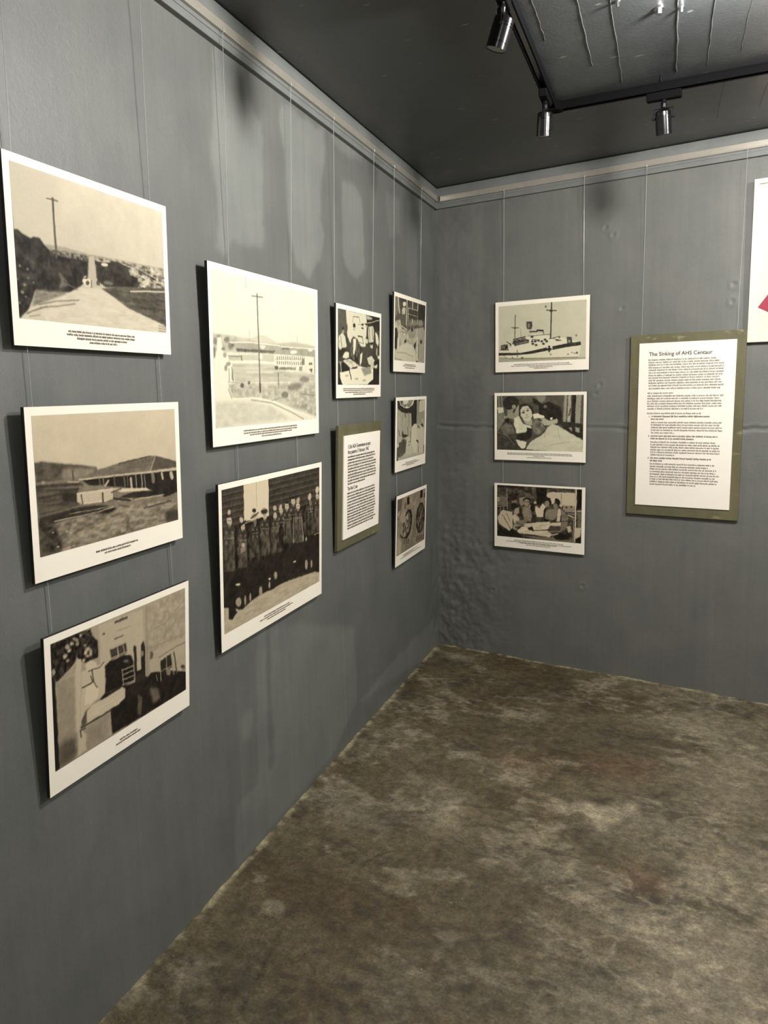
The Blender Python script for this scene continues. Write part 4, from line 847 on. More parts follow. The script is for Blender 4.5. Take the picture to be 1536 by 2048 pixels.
  ('p',60,4,[652,577,643,581,618,583,588,584,564,581,555,578,564,574,588,571,618,571,643,573]),
  ('p',60,4,[323,425,314,429,292,432,265,433,243,432,234,428,243,424,265,421,292,420,314,422]),
  ('p',60,4,[254,415,246,419,224,422,197,423,176,421,167,418,176,414,197,411,224,410,246,411]),]),
 'D1': dict(rect=[0.0256, 0.9689, 0.0526, 0.8564], asp=0.6035, tint=2, cap=[(0.321, 0.671, 0.901), (0.277, 0.69, 0.92), (0.34, 0.637, 0.945)], ops=[
  ('g',24,40),('p',42,5,[0,0,116,1,152,88,57,171,2,200]),('l',74,28.1,3,[92,9,102,77,138,140]),
  ('p',84,2,[335,42,326,58,301,69,269,72,244,65,233,51,242,35,267,24,298,21,324,28]),('p',72,3,[203,114,252,80,328,84,306,147,221,154]),
  ('p',32,3,[188,156,341,150,364,258,226,256]),('l',80,21.1,1,[367,3,354,238]),('l',80,21.1,1,[553,4,540,225]),('l',80,21.1,1,[729,4,715,214]),
  ('p',22,2,[424,76,734,82,721,170,411,171]),('l',76,5.3,1,[410,77,734,77]),('l',72,4.8,1,[409,134,719,138]),('l',72,17.5,1,[410,77,404,198]),
  ('p',16,2,[766,4,996,6,978,163,739,158]),('p',20,3,[148,3,333,6,352,30,149,28]),
  ('p',66,5,[11,230,157,210,211,288,401,308,690,259,940,233,1014,603,0,604,-10,302]),('n',12,50,34,[11,230,157,210,690,259,940,233,1000,604,0,604]),
  ('p',44,5,[539,220,527,240,491,254,447,256,411,247,397,230,409,210,444,196,488,193,524,202]),
  ('p',50,5,[686,205,673,225,637,239,591,242,554,233,539,215,552,195,587,181,633,178,671,187]),
  ('p',54,5,[916,190,901,210,858,225,804,229,760,220,743,201,757,181,800,166,853,162,898,171]),('p',60,3,[728,257,981,253,1000,604,770,590]),
  ('p',56,5,[401,303,578,255,692,292,640,360,440,370]),('p',14,3,[515,259,569,261,580,293,526,301]),('l',82,8.5,2,[210,268,383,294]),
  ('p',14,3,[6,301,62,287,97,346,69,492,4,489]),('p',80,3,[82,388,139,375,136,494,78,497]),('p',14,3,[293,404,370,384,354,417,303,435]),
  ('p',14,3,[608,428,689,391,667,475,628,460]),('l',80,24.6,2,[734,345,732,591]),
  ('p',24,5,[910,381,902,395,879,404,849,405,825,398,816,385,824,372,846,363,875,361,900,368]),
  ('p',76,6,[168,462,337,418,552,430,668,497,694,603,24,597,37,513]),('l',58,9.6,5,[71,523,307,520,597,549]),
  ('p',18,2,[703,586,770,590,767,601,704,600]),('l',40,17.5,2,[778,421,767,545]),('l',40,6.4,3,[162,322,384,320]),('l',44,6.4,2,[7,582,241,591]),]),
 'D2': dict(rect=[0.0433, 0.9479, 0.0451, 0.8499], asp=0.632, tint=2, cap=[(0.323, 0.677, 0.908), (0.215, 0.758, 0.926), (0.349, 0.617, 0.946)], ops=[
  ('g',60,66),('p',12,3,[0,0,682,1,686,266,619,269,507,293,482,144,320,145,145,119,27,89]),
  ('p',82,2,[587,3,536,54,400,84,236,81,107,48,58,-2,104,-51,231,-81,394,-81,532,-49]),
  ('p',44,3,[541,3,497,47,380,73,238,70,126,42,83,-2,123,-44,233,-71,374,-70,493,-43]),('n',40,40,40,[83,4,550,3,497,65,318,87,143,59]),
  ('p',80,5,[377,7,359,29,311,43,251,42,203,27,184,5,202,-18,249,-31,308,-31,357,-16]),('p',86,2,[0,-9,682,-13,682,1,0,1]),
  ('p',62,4,[19,110,146,135,482,149,497,270,437,382,223,382,85,363,34,327]),('n',7,20,120,[19,110,482,149,437,382,34,327]),
  ('l',24,18.2,2,[258,143,286,178]),('l',44,18.2,2,[391,141,406,289]),('p',54,2,[692,1,1000,0,1006,272,695,266]),
  ('p',74,2,[780,17,990,4,988,145,768,157]),('l',28,5.7,2,[777,151,987,136]),('p',18,2,[740,2,838,0,800,17,751,16]),('l',30,14.5,2,[760,11,748,151]),
  ('p',78,2,[508,328,562,278,618,263,696,284,702,598,501,595,477,453]),('p',74,2,[689,336,756,304,813,277,916,311,1001,369,1000,632,703,628]),
  ('p',60,2,[817,271,809,285,788,292,761,291,739,282,730,268,738,254,759,246,786,247,808,257]),
  ('p',70,2,[949,246,943,260,925,268,902,267,883,258,876,243,882,230,899,221,922,222,941,232]),('p',14,2,[843,278,914,275,957,313,895,310]),
  ('p',44,3,[716,285,815,301,816,330,717,314]),('p',16,2,[186,313,222,359,400,380,365,389,223,398,162,384]),('l',28,16.4,2,[58,307,85,363]),
  ('l',24,16.4,2,[382,379,361,287]),('p',72,4,[311,403,474,395,477,453,574,530,635,629,231,630,299,568,331,456]),
  ('p',28,6,[5,490,87,429,223,404,330,427,299,556,143,601,7,589]),('n',10,18,90,[5,490,223,404,330,427,143,601]),
  ('p',76,2,[78,467,70,480,50,487,25,485,5,476,-3,462,5,450,24,443,49,445,70,454]),('p',66,4,[85,374,188,374,155,434,70,439]),
  ('l',22,5.7,2,[394,457,495,452]),('l',26,5.2,2,[396,494,496,478]),('l',16,21.8,2,[695,455,754,470,755,494]),('l',26,18.2,2,[767,525,760,591]),
  ('p',14,2,[969,520,1006,523,999,621,974,619]),('p',66,5,[0,616,160,596,634,593,999,615,1000,632,0,632]),('p',14,2,[-1,589,58,594,25,630,0,630]),
  ('l',30,18.2,2,[472,349,467,453]),]),
 'D3': dict(rect=[0.0275, 0.964, 0.0505, 0.8503], asp=0.5965, tint=1, cap=[(0.257, 0.566, 0.907), (0.155, 0.82, 0.925), (0.221, 0.7, 0.89)], ops=[
  ('g',54,48),('n',8,120,90,[]),('p',34,8,[0,0,180,3,92,213,12,218]),
  ('p',12,2,[508,341,443,429,346,470,256,450,205,379,212,283,274,196,370,152,463,169,516,242]),
  ('p',40,3,[445,335,395,406,325,442,261,428,228,372,236,294,284,223,354,187,419,199,454,256]),
  ('n',34,30,40,[250,157,460,187,474,330,372,459,201,413,173,311]),
  ('p',70,2,[381,234,377,254,363,264,344,261,327,246,320,225,323,205,337,194,356,197,373,212]),
  ('p',68,2,[355,317,350,333,334,341,313,338,295,324,286,306,291,290,307,282,328,285,346,299]),
  ('p',66,2,[299,412,294,428,278,436,257,432,239,419,231,401,236,385,252,377,272,380,290,394]),('l',20,17.2,2,[345,182,391,258,285,329,349,415]),
  ('p',60,3,[309,258,260,274,190,273,125,256,90,229,97,203,144,187,213,187,279,204,316,231]),('l',30,27.5,2,[245,300,128,400]),
  ('l',76,13.8,2,[192,320,144,380]),('p',14,2,[108,380,202,424,261,463,129,412]),
  ('p',16,2,[995,347,945,447,849,495,744,476,670,397,652,288,699,190,793,139,899,155,977,235]),
  ('p',26,3,[952,339,913,423,840,465,761,450,705,386,693,295,730,213,801,169,882,182,939,247]),
  ('n',30,34,44,[696,184,947,219,965,406,826,476,673,361]),('l',56,5.9,2,[728,309,956,313]),('l',54,17.2,2,[794,355,867,257]),
  ('p',8,1,[321,21,402,20,404,103,319,100]),('p',8,1,[790,3,884,5,882,94,793,94]),('l',18,13.8,1,[259,66,281,92,256,123,243,86]),
  ('p',22,2,[931,57,984,51,978,100,936,107]),('p',48,5,[625,66,615,90,587,101,550,96,519,77,505,51,514,28,542,16,579,21,611,40]),
  ('l',14,20.6,1,[277,474,254,508]),('l',14,20.6,1,[342,479,320,513]),('l',14,20.6,1,[409,488,386,522]),('l',14,20.6,1,[724,515,699,550]),
  ('l',14,20.6,1,[806,520,780,556]),('l',14,20.6,1,[888,525,863,561]),('l',14,20.6,1,[963,537,937,573]),('p',70,6,[14,146,119,127,91,202,38,205]),
  ('l',30,17.2,2,[38,205,103,147]),('p',66,12,[3,569,36,374,153,478,147,596,5,592]),]),
 'E1': dict(rect=[0.0364, 0.9664, 0.0579, 0.8546], asp=0.6076, tint=2, cap=[(0.209, 0.802, 0.898), (0.177, 0.831, 0.92), (0.381, 0.629, 0.941), (0.429, 0.582, 0.96)], ops=[
  ('g',77,77),('n',2,90,90,[]),
  ('p',86,2,[-1,529,21,476,119,463,168,412,322,383,359,316,528,324,612,362,712,367,803,388,937,428,946,462,922,578,642,582,266,578,4,552]),
  ('p',64,3,[0,560,1001,585,1000,608,0,608]),('l',30,5.1,2,[7,552,228,577,624,579,913,582]),
  ('p',16,1,[1,501,266,512,399,495,567,467,569,502,399,526,227,534,1,531]),('p',16,1,[630,459,785,436,941,424,946,460,786,474,632,496]),
  ('p',14,1,[583,451,606,452,607,516,586,515]),('p',14,1,[567,476,622,476,623,500,567,499]),('p',26,2,[21,476,32,419,109,414,124,480]),
  ('n',36,14,14,[21,476,32,419,109,414,124,480]),('l',18,8.6,1,[99,387,153,420]),('l',16,8.4,1,[139,402,149,437]),
  ('p',34,2,[168,403,187,360,302,348,369,386,360,411,197,435]),('n',40,18,12,[168,403,187,360,302,348,369,386,197,435]),
  ('l',14,7.7,1,[177,364,321,340]),('l',16,8.6,1,[168,412,284,390,360,376]),('p',22,2,[197,387,283,377,284,399,207,406]),
  ('p',24,2,[334,189,395,190,401,232,389,270,339,263,331,228]),
  ('p',50,2,[371,230,369,245,362,254,354,254,347,244,345,228,347,213,354,204,362,205,369,215]),('l',16,7.7,1,[334,189,395,191]),
  ('p',70,2,[354,268,387,270,397,318,359,329]),('l',14,13.7,1,[373,292,453,295]),('l',12,17.1,1,[457,283,523,290]),('l',18,7.4,1,[518,289,533,324]),
  ('l',26,6.0,1,[350,337,602,332]),('p',18,2,[378,343,416,336,416,357,383,358]),
  ('p',22,2,[415,396,412,403,403,407,393,407,384,402,381,395,384,388,392,384,403,384,411,389]),
  ('p',22,2,[452,398,449,405,441,409,430,408,422,404,419,396,422,389,430,385,441,386,449,391]),
  ('p',22,2,[462,437,459,444,451,448,440,448,432,443,428,436,432,429,440,425,450,425,459,430]),
  ('p',22,2,[527,401,524,408,516,412,505,412,497,407,494,400,497,393,505,389,515,389,524,394]),
  ('p',22,2,[546,428,543,435,535,439,524,438,516,434,513,426,516,419,524,415,534,416,543,421]),
  ('p',22,2,[583,404,580,411,571,415,561,414,553,409,549,402,553,395,561,391,571,392,579,397]),
  ('p',22,2,[424,423,421,430,413,434,402,433,394,428,390,421,394,414,402,410,413,411,421,415]),
  ('p',22,2,[490,391,487,398,478,402,468,401,459,397,456,389,459,383,468,379,478,379,486,384]),
  ('p',22,2,[564,386,561,393,553,397,542,396,534,391,531,384,534,377,542,373,552,374,561,379]),('l',24,6.9,1,[397,374,482,386]),
  ('l',24,6.9,1,[593,379,707,360]),('l',30,6.0,1,[612,371,731,402]),('p',86,2,[364,359,388,360,391,439,372,442]),
  ('p',26,2,[727,400,721,404,705,406,684,405,668,402,662,397,668,393,684,391,704,392,721,395]),
  ('p',30,2,[718,367,716,374,711,378,704,378,699,373,697,366,699,359,704,355,711,356,716,360]),('p',24,2,[789,366,843,373,853,441,795,438]),
  ('p',60,2,[829,415,827,424,821,430,813,430,807,424,804,414,806,404,812,398,820,398,826,405]),
  ('p',30,2,[895,443,893,450,885,453,875,453,867,448,863,441,866,435,874,431,884,431,892,436]),('l',16,13.0,1,[617,-4,610,375]),
  ('l',16,9.4,1,[560,79,671,93]),('p',18,2,[632,92,629,98,619,102,606,101,596,96,592,89,596,82,606,79,618,80,628,84]),
  ('p',26,2,[560,43,559,50,554,54,549,53,545,49,543,42,545,35,549,31,554,31,558,36]),('l',34,6.9,1,[560,-2,615,-4]),('l',22,8.4,1,[201,107,196,352]),
  ('l',20,7.7,1,[159,238,242,244]),('p',20,2,[213,244,210,249,202,252,193,251,185,248,182,242,185,237,192,235,202,235,210,239]),
  ('l',40,3.7,1,[265,259,269,346]),('p',36,2,[902,359,900,366,896,370,890,370,886,365,884,358,886,352,890,347,896,348,900,352]),
  ('l',22,7.4,1,[225,480,229,555]),('l',30,4.3,1,[61,536,101,557]),('l',26,8.4,1,[164,553,177,566]),
  ('p',26,2,[305,566,301,570,291,572,279,572,270,569,266,565,270,561,279,559,291,559,301,562]),
  ('p',40,2,[816,549,814,554,809,556,802,556,797,553,795,548,797,544,802,541,809,542,814,545]),
  ('p',30,2,[916,538,914,544,907,549,900,548,893,544,891,537,893,530,899,526,907,526,913,531]),
  ('p',36,2,[884,542,883,545,879,548,875,548,871,545,870,541,871,537,874,535,879,535,883,537]),
  ('p',40,2,[861,532,859,535,853,536,847,536,841,534,839,531,841,529,847,528,853,528,859,530]),
  ('p',44,2,[622,542,620,548,617,552,612,552,608,548,607,542,608,536,612,532,616,532,620,536]),('l',44,3.7,1,[595,498,605,542]),]),
 'E2': dict(rect=[0.0285, 0.9694, 0.0447, 0.8478], asp=0.6014, tint=2, cap=[(0.147, 0.858, 0.893), (0.147, 0.865, 0.912), (0.442, 0.561, 0.933), (0.369, 0.638, 0.955)], ops=[
  ('g',30,24),('l',50,17.0,2,[25,3,29,130]),('l',46,15.1,2,[60,3,64,130]),('p',34,5,[266,2,419,4,513,0,476,61,343,87]),
  ('p',48,5,[466,4,578,3,570,62,495,96]),('p',30,4,[597,1,761,4,764,116,626,97]),('l',58,32.0,3,[802,0,792,306]),('l',64,32.0,3,[847,0,837,306]),
  ('l',12,41.5,3,[896,1,886,305]),('l',58,56.5,3,[945,2,935,305]),('l',30,18.8,3,[986,2,977,304]),
  ('p',12,4,[419,26,476,44,533,97,616,71,755,124,767,289,703,324,573,246,497,202,505,114,439,87]),('p',14,3,[703,272,993,304,997,459,851,409]),
  ('p',60,3,[836,344,876,348,873,392]),('p',60,3,[912,339,961,348,954,399,913,383]),
  ('p',40,3,[598,123,594,134,583,140,569,140,557,133,553,123,557,113,568,107,582,107,593,113]),('l',20,11.3,2,[854,150,838,219]),
  ('p',80,2,[0,129,80,125,86,184,21,198]),('n',8,30,14,[0,129,80,125,86,184,21,198]),('p',46,3,[6,202,91,184,121,311,41,348,6,403]),
  ('p',15,2,[273,94,250,140,198,166,136,161,88,127,73,77,97,30,150,5,211,10,258,44]),('p',56,3,[130,157,228,139,258,202,209,265,121,238]),
  ('p',60,2,[218,166,257,104,278,113,277,202,238,238]),('p',20,2,[226,166,217,182,207,190,199,188,196,175,201,157,210,141,220,133,228,136,230,148]),
  ('p',58,2,[234,122,229,135,216,144,201,144,188,135,183,121,188,108,200,99,216,99,229,108]),
  ('p',84,3,[209,247,268,220,317,309,404,327,423,362,347,399,230,418,210,328]),('n',8,30,20,[209,247,317,309,423,362,230,418]),
  ('p',22,3,[31,366,91,275,170,274,230,364,240,436,348,480,310,589,2,601,6,412]),('p',38,4,[31,357,111,302,190,328,220,418,92,439]),
  ('n',7,60,20,[31,366,170,274,348,480,2,601]),('p',12,2,[91,257,155,256,151,292,96,293]),
  ('p',80,2,[128,236,125,243,115,247,103,247,93,243,89,237,93,230,102,226,115,226,125,230]),
  ('p',10,2,[118,236,116,240,113,242,109,242,105,240,104,237,105,233,108,231,113,231,116,233]),('l',52,5.3,1,[6,403,132,447,211,537]),
  ('p',12,2,[194,297,191,303,184,307,176,307,169,303,166,297,169,290,176,287,184,286,191,290]),
  ('p',14,2,[267,104,343,87,420,122,449,176,421,202,344,122,286,149,282,238,267,202]),
  ('p',79,2,[282,157,315,117,372,113,411,158,426,220,403,273,374,291,326,273,292,220]),
  ('p',30,2,[339,183,337,189,327,195,314,197,303,195,298,189,300,183,310,177,323,175,334,177]),
  ('p',16,2,[328,186,326,190,322,192,316,192,311,190,309,186,311,182,315,180,321,180,326,182]),
  ('p',30,2,[387,159,386,165,379,171,369,174,360,174,355,170,356,164,363,159,373,155,382,155]),
  ('p',18,2,[379,165,377,168,374,170,369,170,365,168,363,165,365,162,369,160,373,160,377,162]),('l',40,5.3,1,[334,247,359,236,383,229]),
  ('p',56,2,[371,211,369,215,363,218,356,218,350,215,348,211,350,207,356,204,363,204,368,207]),('p',66,3,[326,273,384,282,422,255,427,326,346,309]),
  ('l',36,6.2,2,[306,166,339,163]),('l',36,6.2,2,[356,145,387,140]),('p',90,2,[431,206,478,193,516,211,558,215,568,246,497,246,441,251]),
  ('p',44,3,[436,255,479,246,536,299,574,360,500,432,462,415,423,362]),('n',22,24,40,[436,255,536,299,574,360,481,433]),
  ('p',68,3,[479,246,563,246,619,272,702,254,717,298,611,325,564,325]),
  ('p',20,2,[538,273,531,278,516,278,499,272,488,263,485,255,493,250,508,250,524,255,536,264]),
  ('p',12,2,[240,427,347,408,375,354,423,362,424,416,396,470,348,489,240,472]),('p',12,2,[361,349,423,362,410,434,366,398]),
  ('p',92,1,[630,241,658,233,656,259,633,263]),('p',66,2,[717,276,714,293,706,304,696,304,688,293,684,276,687,259,695,248,705,248,714,258]),
  ('p',70,2,[847,254,844,264,838,270,830,270,824,264,821,254,824,244,830,237,838,237,844,243]),
  ('p',79,3,[349,588,406,505,556,414,602,342,657,307,722,324,851,401,997,476,1000,601,671,603]),
  ('n',4,90,30,[349,588,556,414,657,307,997,476,1000,601]),('l',68,9.4,4,[575,405,566,449]),('l',70,9.4,4,[713,359,743,463]),
  ('l',70,10.6,4,[633,536,853,496]),('p',86,2,[231,482,357,506,348,561,310,589,261,545]),('l',20,8.8,2,[271,581,349,588,367,533]),]),
 'E3': dict(rect=[0.0314, 0.9647, 0.0304, 0.834], asp=0.593, tint=1, cap=[(0.23, 0.775, 0.876), (0.135, 0.863, 0.9), (0.296, 0.701, 0.915), (0.37, 0.639, 0.937)], ops=[
  ('g',26,18),('n',22,40,30,[]),('p',10,3,[2,3,269,3,269,21,2,31]),('p',8,5,[474,7,608,6,590,103,562,141,485,120]),
  ('p',80,2,[595,93,608,60,656,48,924,41,923,210,865,278,771,214,676,141,619,119]),('p',58,3,[770,187,923,184,920,282,828,273]),
  ('p',20,2,[791,208,789,215,784,219,777,220,771,216,769,210,771,204,777,199,783,199,789,202]),
  ('p',20,2,[838,204,836,211,830,215,823,216,818,212,815,206,817,200,823,195,830,195,835,198]),
  ('p',20,2,[893,199,891,206,885,210,878,211,873,208,871,201,873,195,878,191,885,190,890,193]),('l',50,6.7,2,[768,53,766,179]),
  ('l',30,12.9,2,[828,264,920,264]),('p',6,2,[946,0,997,0,998,195,950,199]),('l',84,13.5,1,[934,-4,926,579]),
  ('p',40,5,[951,226,996,222,996,418,951,423]),('p',80,3,[932,425,996,418,985,518,935,551]),('p',8,5,[935,551,998,508,1000,590,931,587]),
  ('l',76,8.3,2,[947,239,996,239]),('l',70,6.7,1,[912,337,908,590]),('p',42,3,[3,139,120,130,121,233,3,233]),('l',70,5.5,1,[3,248,121,238]),
  ('l',70,5.8,1,[44,249,45,334]),('l',70,5.8,1,[80,246,82,302]),('l',60,8.6,2,[122,36,129,279]),
  ('p',66,2,[35,165,32,182,25,193,16,193,9,184,6,167,9,150,16,139,25,139,32,148]),
  ('p',16,2,[255,138,248,161,228,176,203,178,183,166,175,144,183,122,203,107,227,105,247,117]),('p',50,3,[181,172,245,162,241,204,186,209]),
  ('p',22,3,[136,222,191,199,211,272,141,297]),('p',56,3,[270,137,349,121,330,206,291,228]),('p',36,3,[329,77,407,71,417,134,349,121]),
  ('p',12,2,[265,230,256,255,234,272,205,274,182,262,173,238,182,213,205,196,233,194,256,207]),('p',66,2,[221,262,271,239,277,304,242,330,212,310]),
  ('p',80,2,[187,349,222,318,272,360,283,415,213,432]),('p',78,2,[4,376,70,285,192,302,193,481,153,523,30,449]),('l',30,7.7,2,[70,341,173,502]),
  ('l',30,6.4,2,[4,452,123,530]),('l',34,5.8,2,[121,318,162,408]),
  ('p',12,2,[411,153,402,173,379,186,350,188,326,179,317,161,326,142,349,129,378,126,402,136]),
  ('p',60,2,[397,182,390,207,373,223,351,225,333,211,326,188,332,164,350,147,372,146,390,159]),
  ('p',24,2,[357,178,355,182,349,185,342,185,336,184,334,180,336,176,342,173,349,173,355,174]),
  ('p',24,2,[391,175,388,179,383,182,375,183,369,181,367,177,369,173,375,170,382,170,388,172]),
  ('p',54,3,[321,235,409,218,430,327,411,403,332,373,311,301]),('n',10,30,30,[321,235,409,218,430,327,332,373]),
  ('p',12,2,[408,200,466,176,477,249,429,290,409,255]),('p',74,2,[482,177,479,187,470,194,459,195,451,189,447,180,450,170,459,163,470,162,478,168]),
  ('p',60,2,[415,218,412,225,405,231,397,231,390,227,387,220,390,212,396,207,405,206,412,210]),
  ('p',10,2,[572,145,563,178,540,200,510,202,485,184,476,153,485,120,508,98,538,96,562,114]),
  ('p',86,2,[467,213,496,220,516,237,553,178,592,212,564,260,560,333,488,336,463,269]),
  ('p',10,2,[664,147,655,171,631,187,600,190,575,177,565,155,574,130,599,114,629,111,654,124]),
  ('p',58,2,[632,176,627,197,614,211,598,212,584,201,579,181,584,160,597,147,613,145,627,157]),
  ('p',30,2,[604,170,602,173,598,174,594,175,590,174,588,171,590,168,594,166,598,166,602,167]),
  ('p',52,3,[574,268,640,235,725,237,735,308,680,359,584,350]),('n',8,40,20,[574,268,640,235,735,308,584,350]),
  ('p',12,2,[573,241,602,229,575,341,560,315]),('p',12,2,[753,142,757,169,748,190,730,198,709,190,693,168,689,142,698,120,716,112,737,121]),
  ('p',50,3,[729,200,724,222,710,236,692,238,678,226,672,205,677,183,691,169,709,167,723,179]),('p',84,2,[647,125,694,113,695,158,658,188]),
  ('p',82,2,[734,218,771,242,755,370,718,373]),('p',48,3,[752,216,809,256,857,324,831,435,757,488,616,503,681,423,775,404,773,296]),
  ('n',6,50,20,[752,216,857,324,831,435,616,503]),('p',26,3,[643,436,765,414,757,470,634,482]),
  ('p',84,2,[352,418,431,410,508,394,642,381,774,377,765,414,643,426,606,476,663,516,645,555,491,544,274,538,244,513,313,459]),
  ('n',12,50,24,[352,418,642,381,645,555,244,513]),('l',18,7.4,1,[642,390,857,353]),('p',10,2,[373,472,431,448,451,492,402,497]),
  ('l',14,9.2,2,[432,499,644,468]),('p',50,3,[233,402,352,372,391,368,333,448,263,464]),('l',22,9.2,2,[233,411,333,457]),
  ('p',62,2,[267,464,261,487,244,502,223,504,206,492,199,471,206,448,222,433,243,430,261,442]),
  ('p',24,2,[268,473,265,481,255,487,242,488,232,485,228,477,232,469,242,463,254,462,264,466]),('l',20,7.4,2,[262,329,332,364]),
  ('p',10,3,[5,519,92,510,194,528,294,546,314,581,5,590]),('p',46,5,[314,562,683,551,898,564,890,592,492,590]),
  ('p',10,2,[683,551,729,505,786,489,879,529,824,567,721,574]),('l',76,11.0,3,[664,525,739,504]),('l',80,12.9,2,[847,289,912,310]),
  ('p',76,3,[831,417,877,403,896,464,851,487]),('l',18,8.6,1,[876,394,891,447]),('l',30,9.2,2,[469,342,565,351]),]),
}
TINT = {0: ((27, 24, 19), (222, 211, 184)), 1: ((24, 20, 15), (226, 209, 177)), 2: ((26, 24, 19), (233, 226, 196)), 3: ((40, 38, 32), (240, 233, 206))}

def glyph_line(bm, x0, x1, z, xh, y, r, bold=1.0):
    """one line of too-small-to-read lettering: upright strokes of uneven height in words"""
    x = x0
    while x < x1:
        wl = r.randint(2, 9)
        for _ in range(wl):
            if x >= x1: break
            wd = xh * r.choice((.32, .5, .55, .6, .62)); hh = xh * (1.0 if r.random() < .66 else 1.42); dn = -xh * .36 if r.random() < .1 else 0
            st = xh * .20 * bold
            for (a, b, c, d) in ((x, x + st, dn, hh), (x + wd - st, x + wd, 0, xh * (1 if r.random() < .7 else .55)), (x, x + wd, xh * .42, xh * (.42 + .22 * bold)))[:3 if wd > xh * .4 else 1]:
                bm.faces.new([bm.verts.new((p, y, z + q)) for p, q in ((a, c), (b, c), (b, d), (a, d))])
            x += wd + xh * .16
        x += xh * .42

def text_mesh(name, body, size, x, z, y, mat, parent, width=None, bold=0.0):
    cu = bpy.data.curves.new(name, 'FONT'); cu.body = body; cu.size = size; cu.offset = bold; cu.resolution_u = 3
    tmp = bpy.data.objects.new('tmp', cu); COL.objects.link(tmp)
    me = bpy.data.meshes.new_from_object(tmp); bpy.data.objects.remove(tmp); bpy.data.curves.remove(cu)
    xs = [v.co.x for v in me.vertices]; x0, x1 = min(xs), max(xs)
    k = (width / (x1 - x0)) if width else 1.0
    for v in me.vertices: v.co = Vector((x + (v.co.x - x0) * k, y, z + v.co.y))
    me.name = name
    return link_mesh(name, me, mat, parent)

def panel_root(name, side, a, b, z0, z1, top_out, back=.012):
    """empty at the middle of the lower edge; local x runs along the wall, -y points into the room"""
    c = (a + b) / 2
    p = wall_pt(c, back, z0) if side == 'L' else Vector((c, -back, z0))
    return empty(name, p, (math.atan2(top_out, z1 - z0), 0, ROT_L if side == 'L' else 0))

def photo_panel(key, side, a, b, z0, z1, top_out, label, seed):
    w, h = b - a, z1 - z0; T = .010
    root = setp(panel_root('photo_panel', side, a, b, z0, z1, top_out), label, 'photograph', 'photographs hung on wires')
    bm = bmesh.new(); add_box(bm, (-w / 2, -T + .0006, 0), (w / 2, 0, h), .0008); from_bm('board', bm, M['edge'], root)
    bm = bmesh.new(); add_box(bm, (-w / 2, -T, 0), (w / 2, -T + .0005, h)); face = from_bm('paper_face', bm, M['paper'], root)
    D = PRINTS[key]; u0, u1, v0, v1 = D['rect']
    W = 300 if w > .7 else 236
    Tn = paint_print(D['ops'], D['asp'], W, seed, {'A1': 1.0, 'A2': 1.0, 'B1': .8, 'E1': .8, 'B2': 2.0, 'A3': 2.0}.get(key, 3.0))
    dk, lt = (np.array(c) / 255 for c in TINT[D['tint']])
    f = ((Tn - 4) / 88)[..., None]
    col = to_lin(dk + (lt - dk) * f)
    hh, ww = Tn.shape
    X = np.linspace(-w / 2 + u0 * w, -w / 2 + u1 * w, ww)[None, :].repeat(hh, 0); Z = np.linspace(h - v0 * h, h - v1 * h, hh)[:, None].repeat(ww, 1)
    P = np.stack([X, np.full_like(X, -T - .0004), Z], -1)
    setp(link_mesh('photograph_print', grid_mesh('photograph_print', P, col, 'tone', True), M['print_'], face), 'old sepia photograph with a cream border')
    bm = bmesh.new(); r = random.Random(seed)
    for ca, cb, cv in D['cap']:
        glyph_line(bm, -w / 2 + ca * w, -w / 2 + cb * w, h - cv * h - .0018, .0042, -T - .0005, r, 1.15)
    setp(from_bm('caption', bm, M['caption'], face), 'small printed caption lines')
    return root

PANELS = [
 ('A1', 'L', -3.3327, -2.7682, 1.731, 2.1262, 0.0111),
 ('A2', 'L', -3.3345, -2.7649, 1.2081, 1.5998, 0.0118),
 ('A3', 'L', -3.3476, -2.7815, 0.7018, 1.087, 0.0223),
 ('B1', 'L', -2.5769, -1.7921, 1.4568, 2.0124, 0.0128),
 ('B2', 'L', -2.5901, -1.8167, 0.7995, 1.3428, 0.019),
 ('C1', 'L', -1.6071, -1.0607, 1.5914, 1.9822, 0.0121),
 ('D1', 'L', -0.8648, -0.3101, 1.7149, 2.1078, 0.0129),
 ('C2', 'L', -1.6419, -1.1129, 0.9377, 1.4785, 0.0228),
 ('D2', 'L', -0.8677, -0.3244, 1.1979, 1.5838, 0.0126),
 ('D3', 'L', -0.8895, -0.3491, 0.7002, 1.0777, 0.0149),
 ('E1', 'B', 0.4082, 0.9623, 1.7105, 2.1036, 0.002),
 ('E2', 'B', 0.4043, 0.9555, 1.2047, 1.5931, 0.0036),
 ('E3', 'B', 0.4049, 0.9586, 0.6856, 1.0669, 0.0022),
 ('F', 'B', 1.1854, 1.7428, 0.9384, 1.8786, 0.0046)]
LAB = dict(
    A1='framed-size sepia print of a dirt road past a tall pole and dark bushes',
    A2='sepia print of a hip-roofed timber building beside stacks of lumber',
    A3='dark sepia print of a hospital ward with a pale curved bed end',
    B1='large pale print of a street, telegraph pole and long low buildings',
    B2='large dark print of a row of soldiers in slouch hats before boards',
    C1='small print of a crowded bedside with a white draped table, above the olive text board',
    D1='small print of a ward with white window bars, topmost in the column by the corner',
    D2='small print of a round operating lamp over white gowns, in the column by the corner',
    D3='small print of two dark oval reliefs on a pale wall, lowest by the corner',
    E1='small pale print of a hospital ship with two masts and a dark hull band',
    E2='small print of a uniformed man leaning over a smiling patient in bed',
    E3='small print of a group of people gathered around a man on a stretcher')
for i, (k, side, a, b, z0, z1, t) in enumerate(PANELS):
    if k in LAB: photo_panel(k, side, a, b, z0, z1, t, LAB[k], 100 + i)

